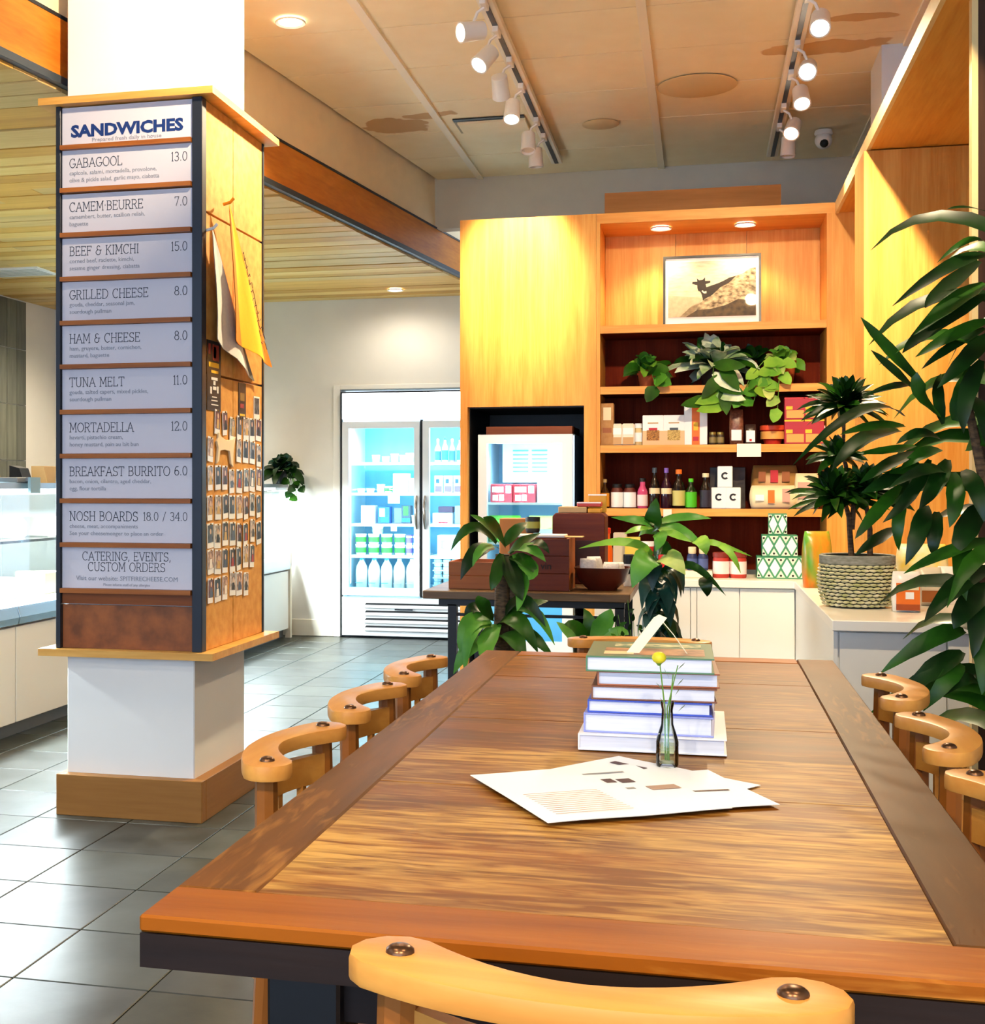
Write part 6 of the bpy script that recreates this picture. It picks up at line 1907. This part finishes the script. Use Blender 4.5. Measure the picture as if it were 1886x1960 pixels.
# ---------------------------------------------------------------- corn plant in front of the side table
CP = (-.715, 4.75, 0)
cp = thing('corn_plant', 'corn plant with drooping striped leaves on thick canes before the side table', 'potted plant', CP)
pot(cp, CP, .15, .26, M('planter_dark', '#2c2a28', .6))
MB().tube([(-.715, 4.75, .2), (-.71, 4.75, .6), (-.705, 4.74, 1.0)], [.034, .031, .026], 9).build('cane', bark, cp, CP, smooth=True)
MB().tube([(-.69, 4.77, .2), (-.675, 4.77, .55), (-.672, 4.76, .90)], [.026, .024, .02], 9).build('cane', bark, cp, CP, smooth=True)
CL = [((-0.728, 4.74, 1.04), (-0.803, 4.665, 1.099), (-0.881, 4.65, 1.014), 0.0491), ((-0.719, 4.74, 1.04), (-0.751, 4.64, 1.109), (-0.801, 4.6, 1.147), 0.0375), ((-0.694, 4.74, 1.021), (-0.724, 4.65, 1.1), (-0.757, 4.62, 1.138), 0.0675), ((-0.738, 4.74, 1.024), (-0.789, 4.64, 1.006), (-0.835, 4.6, 0.914), 0.0639), ((-0.716, 4.72, 1.022), (-0.759, 4.63, 1.025), (-0.792, 4.6, 0.961), 0.0449),
      ((-0.68, 4.74, 1.012), (-0.626, 4.69, 1.043), (-0.561, 4.7, 1.081), 0.0565), ((-0.668, 4.72, 1.003), (-0.599, 4.63, 1.027), (-0.531, 4.6, 0.983), 0.0594), ((-0.672, 4.72, 0.994), (-0.609, 4.63, 0.981), (-0.558, 4.6, 0.937), 0.0557), ((-0.68, 4.7, 0.995), (-0.643, 4.61, 0.916), (-0.611, 4.58, 0.846), 0.0667), ((-0.656, 4.7, 1.001), (-0.587, 4.61, 0.954), (-0.589, 4.58, 0.919), 0.0628),
      ((-0.703, 4.7, 1.004), (-0.71, 4.62, 0.933), (-0.726, 4.6, 0.879), 0.0484), ((-0.649, 4.72, 0.985), (-0.617, 4.62, 0.898), (-0.63, 4.58, 0.808), 0.0556), ((-0.703, 4.76, 1.03), (-0.657, 4.775, 1.087), (-0.628, 4.85, 1.114), 0.0499), ((-0.618, 4.7, 1.024), (-0.561, 4.62, 1.047), (-0.518, 4.6, 1.011), 0.0407),
      ((-0.745, 4.72, 0.755), (-0.808, 4.64, 0.752), (-0.842, 4.62, 0.65), 0.0752), ((-0.738, 4.74, 0.762), (-0.769, 4.69, 0.814), (-0.789, 4.7, 0.851), 0.0645), ((-0.722, 4.7, 0.748), (-0.734, 4.595, 0.693), (-0.736, 4.55, 0.616), 0.0816), ((-0.716, 4.72, 0.746), (-0.637, 4.63, 0.766), (-0.558, 4.6, 0.661), 0.0781), ((-0.709, 4.74, 0.753), (-0.623, 4.665, 0.838), (-0.537, 4.65, 0.748), 0.0562),
      ((-0.732, 4.7, 0.738), (-0.795, 4.62, 0.726), (-0.82, 4.6, 0.578), 0.0561), ((-0.693, 4.76, 0.771), (-0.615, 4.75, 0.812), (-0.544, 4.8, 0.828), 0.0533), ((-0.751, 4.7, 0.681), (-0.806, 4.63, 0.668), (-0.865, 4.62, 0.574), 0.0638), ((-0.7, 4.68, 0.713), (-0.64, 4.585, 0.706), (-0.598, 4.55, 0.638), 0.0737), ((-0.767, 4.74, 0.781), (-0.807, 4.69, 0.804), (-0.838, 4.7, 0.745), 0.0494),
      ((-0.68, 4.74, 0.792), (-0.587, 4.68, 0.8), (-0.508, 4.68, 0.68), 0.0487), ((-0.661, 4.74, 0.736), (-0.586, 4.67, 0.707), (-0.51, 4.66, 0.636), 0.0524)]
for i, (a, b, c_, w) in enumerate(CL):
    blade(cp, CP, a, b, c_, w, (g_mid, g_light, g_mid, g_dark, g_light)[i % 5], (rg.uniform(-.3, .3), -.7, .65), .25, 8)

# ---------------------------------------------------------------- leafy plant in the middle behind the table
LP = (-.15, 4.55, 0)
lp = thing('umbrella_plant', 'upright leafy umbrella plant with bright top leaves behind the books', 'potted plant', LP)
pot(lp, LP, .13, .24, M('planter_grey', '#5a5a5c', .6))
MB().tube([(-.15, 4.55, .2), (-.145, 4.55, .7), (-.15, 4.55, 1.12)], [.014, .011, .006], 7).build('stem', stem_m, lp, LP, smooth=True)
UL = [(((-0.151, 4.54, 1.099), (-0.154, 4.49, 1.144), (-0.147, 4.5, 1.209), 0.0634), g_mid), (((-0.154, 4.54, 1.12), (-0.209, 4.49, 1.133), (-0.297, 4.5, 1.143), 0.0353), g_light), (((-0.145, 4.54, 1.125), (-0.054, 4.49, 1.145), (0.034, 4.5, 1.14), 0.035), g_light), (((-0.155, 4.52, 1.105), (-0.198, 4.43, 1.107), (-0.248, 4.4, 1.09), 0.0313), g_lime),
      (((-0.145, 4.54, 1.108), (-0.071, 4.465, 1.102), (0.005, 4.45, 1.051), 0.0453), g_light), (((-0.151, 4.56, 1.089), (-0.186, 4.55, 1.098), (-0.211, 4.6, 1.069), 0.0357), g_light), (((-0.138, 4.52, 1.105), (-0.088, 4.43, 1.091), (-0.028, 4.4, 1.065), 0.0312), g_lime), (((-0.147, 4.5, 1.088), (-0.13, 4.43, 1.077), (-0.147, 4.42, 1.033), 0.0486), g_light),
      (((-0.02, 4.45, 1.068), (0.005, 4.395, 1.065), (0.017, 4.4, 1.024), 0.0513), g_lime), (((0.039, 4.45, 1.06), (0.088, 4.395, 1.037), (0.126, 4.4, 0.965), 0.0272), g_lime), (((0.013, 4.45, 1.056), (0.047, 4.42, 1.061), (0.163, 4.45, 1.018), 0.024), g_lime), (((-0.158, 4.5, 1.021), (-0.25, 4.445, 1.061), (-0.402, 4.45, 1.038), 0.035), g_lime),
      (((-0.149, 4.5, 1.0), (-0.181, 4.42, 0.998), (-0.222, 4.4, 0.912), 0.0903), g_light), (((-0.137, 4.5, 1.0), (-0.096, 4.43, 1.008), (-0.05, 4.42, 0.957), 0.0762), g_cream), (((-0.072, 4.5, 0.96), (-0.02, 4.47, 0.98), (0.081, 4.5, 0.884), 0.0313), g_mid), (((0.005, 4.5, 0.944), (0.017, 4.46, 0.921), (0.02, 4.48, 0.881), 0.0451), g_dark),
      (((-0.15, 4.52, 1.011), (-0.123, 4.48, 1.04), (-0.089, 4.5, 1.007), 0.0596), g_mid)]
for (a, b, c_, w), m in UL:
    blade(lp, LP, a, b, c_, w, m, (rg.uniform(-.2, .2), -.8, .55), .2, 7)
for k in range(26):
    x0_, y0_ = rg.uniform(-.06, .06), rg.uniform(-.05, .05)
    z = .70 + .29 * (k / 26)
    p0 = Vector((-.135 + x0_ * .3, 4.52 + y0_ * .3, z))
    a = R(rg.uniform(150, 390))
    d = Vector((math.cos(a) * .85, math.sin(a) * .6, .1))
    blade(lp, LP, p0, p0 + d * .05 + Vector((0, 0, -.01)), p0 + d * .075 + Vector((0, 0, -.09)), .062, rg.choice((g_teal, g_teal, g_dark)), (d.x, d.y - .3, .4), .2, 6)

# low broad-leaved plant and dry sprigs beside it
BP = (-.38, 4.95, 0)
bp_ = thing('peace_lily', 'low broad-leaved plant between the corn plant and the umbrella plant', 'potted plant', BP)
pot(bp_, BP, .12, .42, M('planter_grey', '#5a5a5c', .6))
for i, (a, b, c_, w) in enumerate([((-0.405, 4.95, 0.642), (-0.352, 4.895, 0.727), (-0.324, 4.9, 0.795), 0.0891), ((-0.414, 4.95, 0.631), (-0.446, 4.87, 0.718), (-0.492, 4.85, 0.738), 0.0658), ((-0.385, 4.95, 0.632), (-0.331, 4.87, 0.692), (-0.273, 4.85, 0.734), 0.0616), ((-0.426, 4.97, 0.629), (-0.473, 4.955, 0.688), (-0.537, 5.0, 0.731), 0.0513), ((-0.413, 5.0, 0.631), (-0.406, 4.97, 0.718), (-0.432, 5.0, 0.784), 0.0591), ((-0.391, 4.9, 0.638), (-0.3, 4.82, 0.708), (-0.252, 4.8, 0.711), 0.0533)]):
    blade(bp_, BP, a, b, c_, w, (g_light, g_mid, g_light)[i % 3], (0, -.75, .65), .2, 7)
DS = (-.24, 4.75, 0)
ds_ = thing('dry_sprigs', 'wispy sprigs of small leaves left of the umbrella plant', 'potted plant', DS)
pot(ds_, DS, .08, .45, M('planter_grey', '#5a5a5c', .6))
for k in range(12):
    a = k * 2.4
    tip = Vector((DS[0] + .07 * math.cos(a), DS[1] + .06 * math.sin(a), .72 + .12 * rg.random()))
    base = Vector((DS[0], DS[1], .40))
    MB().tube([base, (base + tip) / 2 + Vector((.01, 0, .03)), tip], [.002, .0016, .001], 4).build('twig', stem_m, ds_, DS)
    for q in (.6, .75, .9):
        p = base.lerp(tip, q)
        d = Vector((rg.uniform(-1, 1), -.5, rg.uniform(0, 1))).normalized() * .035
        blade(ds_, DS, p, p + d * .5, p + d, .014, rg.choice((g_mid, g_dark, g_light)), (0, -1, .3), .1, 4)

# ---------------------------------------------------------------- trailing plants on the second shelf
def shelf_plant(name, label, x, y, r, h, potm, n, L, w, mats, trail=(), el=(-8, 85), shape='heart', droop=.3):
    O = (x, y, 1.7895)
    t = thing(name, label, 'potted plant', O)
    pot(t, O, r, h, potm)
    rosette(t, (0, 0, 0), (0, 0, h * .95), n, L, w, mats, rg, el, droop, shape, start=.02, fold=.15)
    for tx, tz, m in trail:
        pts = [Vector((0, -r * .6, h * .95)), Vector((tx * .5, -.13, h * .9)), Vector((tx * .8, -.155, h * .3)), Vector((tx, -.16, tz))]
        pts[1].y = min(pts[1].y, -(y - 7.2) - .01)
        pts[2].y = pts[3].y = -(y - 7.2) - .03
        MB().tube(pts, .0025, 5).build('vine', stem_m, t)
        for q in range(5):
            f_ = q / 4
            p = pts[1].lerp(pts[3], f_)
            a = rg.uniform(0, 6.28)
            d = Vector((math.cos(a), -.4, math.sin(a) * .5 - .4)).normalized()
            blade(t, (0, 0, 0), p, p + d * L * .4, p + d * L * .75, w, rg.choice(m), (0, -1, .35), .15, 5, shape)
    return t


shelf_plant('pothos', 'light green pothos in a terracotta pot at the left of the plant shelf', -0.286, 7.36, .058, .095, terracotta, 38, .15, .075, (g_light, g_lime, g_mid), [(.05, .0, (g_light, g_mid))])
shelf_plant('variegated_philodendron', 'big white-streaked leafy plant in the middle of the plant shelf', 0.064, 7.38, .075, .12, M('pot_dark', '#3a2a20', .6), 90, .25, .075, (g_white, g_mid, g_white, g_white, g_dark), [(.0, -.08, (g_mid, g_white)), (.08, -.1, (g_lime, g_mid))], (-12, 85), 'lance', .25)
shelf_plant('pothos', 'dark green plant in a small brown pot between the two bigger shelf plants', 0.267, 7.5, .04, .15, M('pot_brown', '#6a2c18', .6), 18, .15, .07, (g_mid, g_dark), [])
shelf_plant('trailing_ivy', 'cream-edged ivy trailing from a terracotta pot over the shelf edge', 0.433, 7.36, .068, .135, terracotta, 34, .12, .062, (g_cream, g_lime, g_light), [(-.10, -.05, (g_cream, g_lime)), (-.16, -.09, (g_light, g_lime)), (-.04, -.13, (g_cream, g_lime)), (-.22, -.06, (g_lime, g_light))], (-15, 80))

# dark trailing plant on the end of the deli case
TO2 = (-3.37, 10.22, 1.2627)
t = thing('trailing_plant', 'small dark round-leaved plant trailing off the end of the deli case', 'potted plant', TO2)
pot(t, TO2, .07, .11, M('pot_black', '#1c1a18', .6))
rosette(t, (0, 0, 0), (0.03, 0, .11), 46, .20, .095, (g_dark, g_dark, g_teal), rg, (-20, 80), .4, 'heart', start=.03, fold=.1)
for k, (dx, dz) in enumerate(((.17, -.10), (.13, -.16), (.20, -.02), (.15, .02))):
    pts = [(0.02, 0, .11), (dx * .6, -.03, .14), (dx, -.05, dz)]
    MB().tube(pts, .003, 5).build('vine', stem_m, t)
    for q in range(4):
        p = Vector(pts[1]).lerp(Vector(pts[2]), q / 3)
        d = Vector((rg.uniform(-1, 1), -.5, rg.uniform(-1, .2))).normalized()
        blade(t, (0, 0, 0), p, p + d * .03, p + d * .075, .07, rg.choice((g_dark, g_mid)), (0, -1, .3), .1, 5, 'heart')
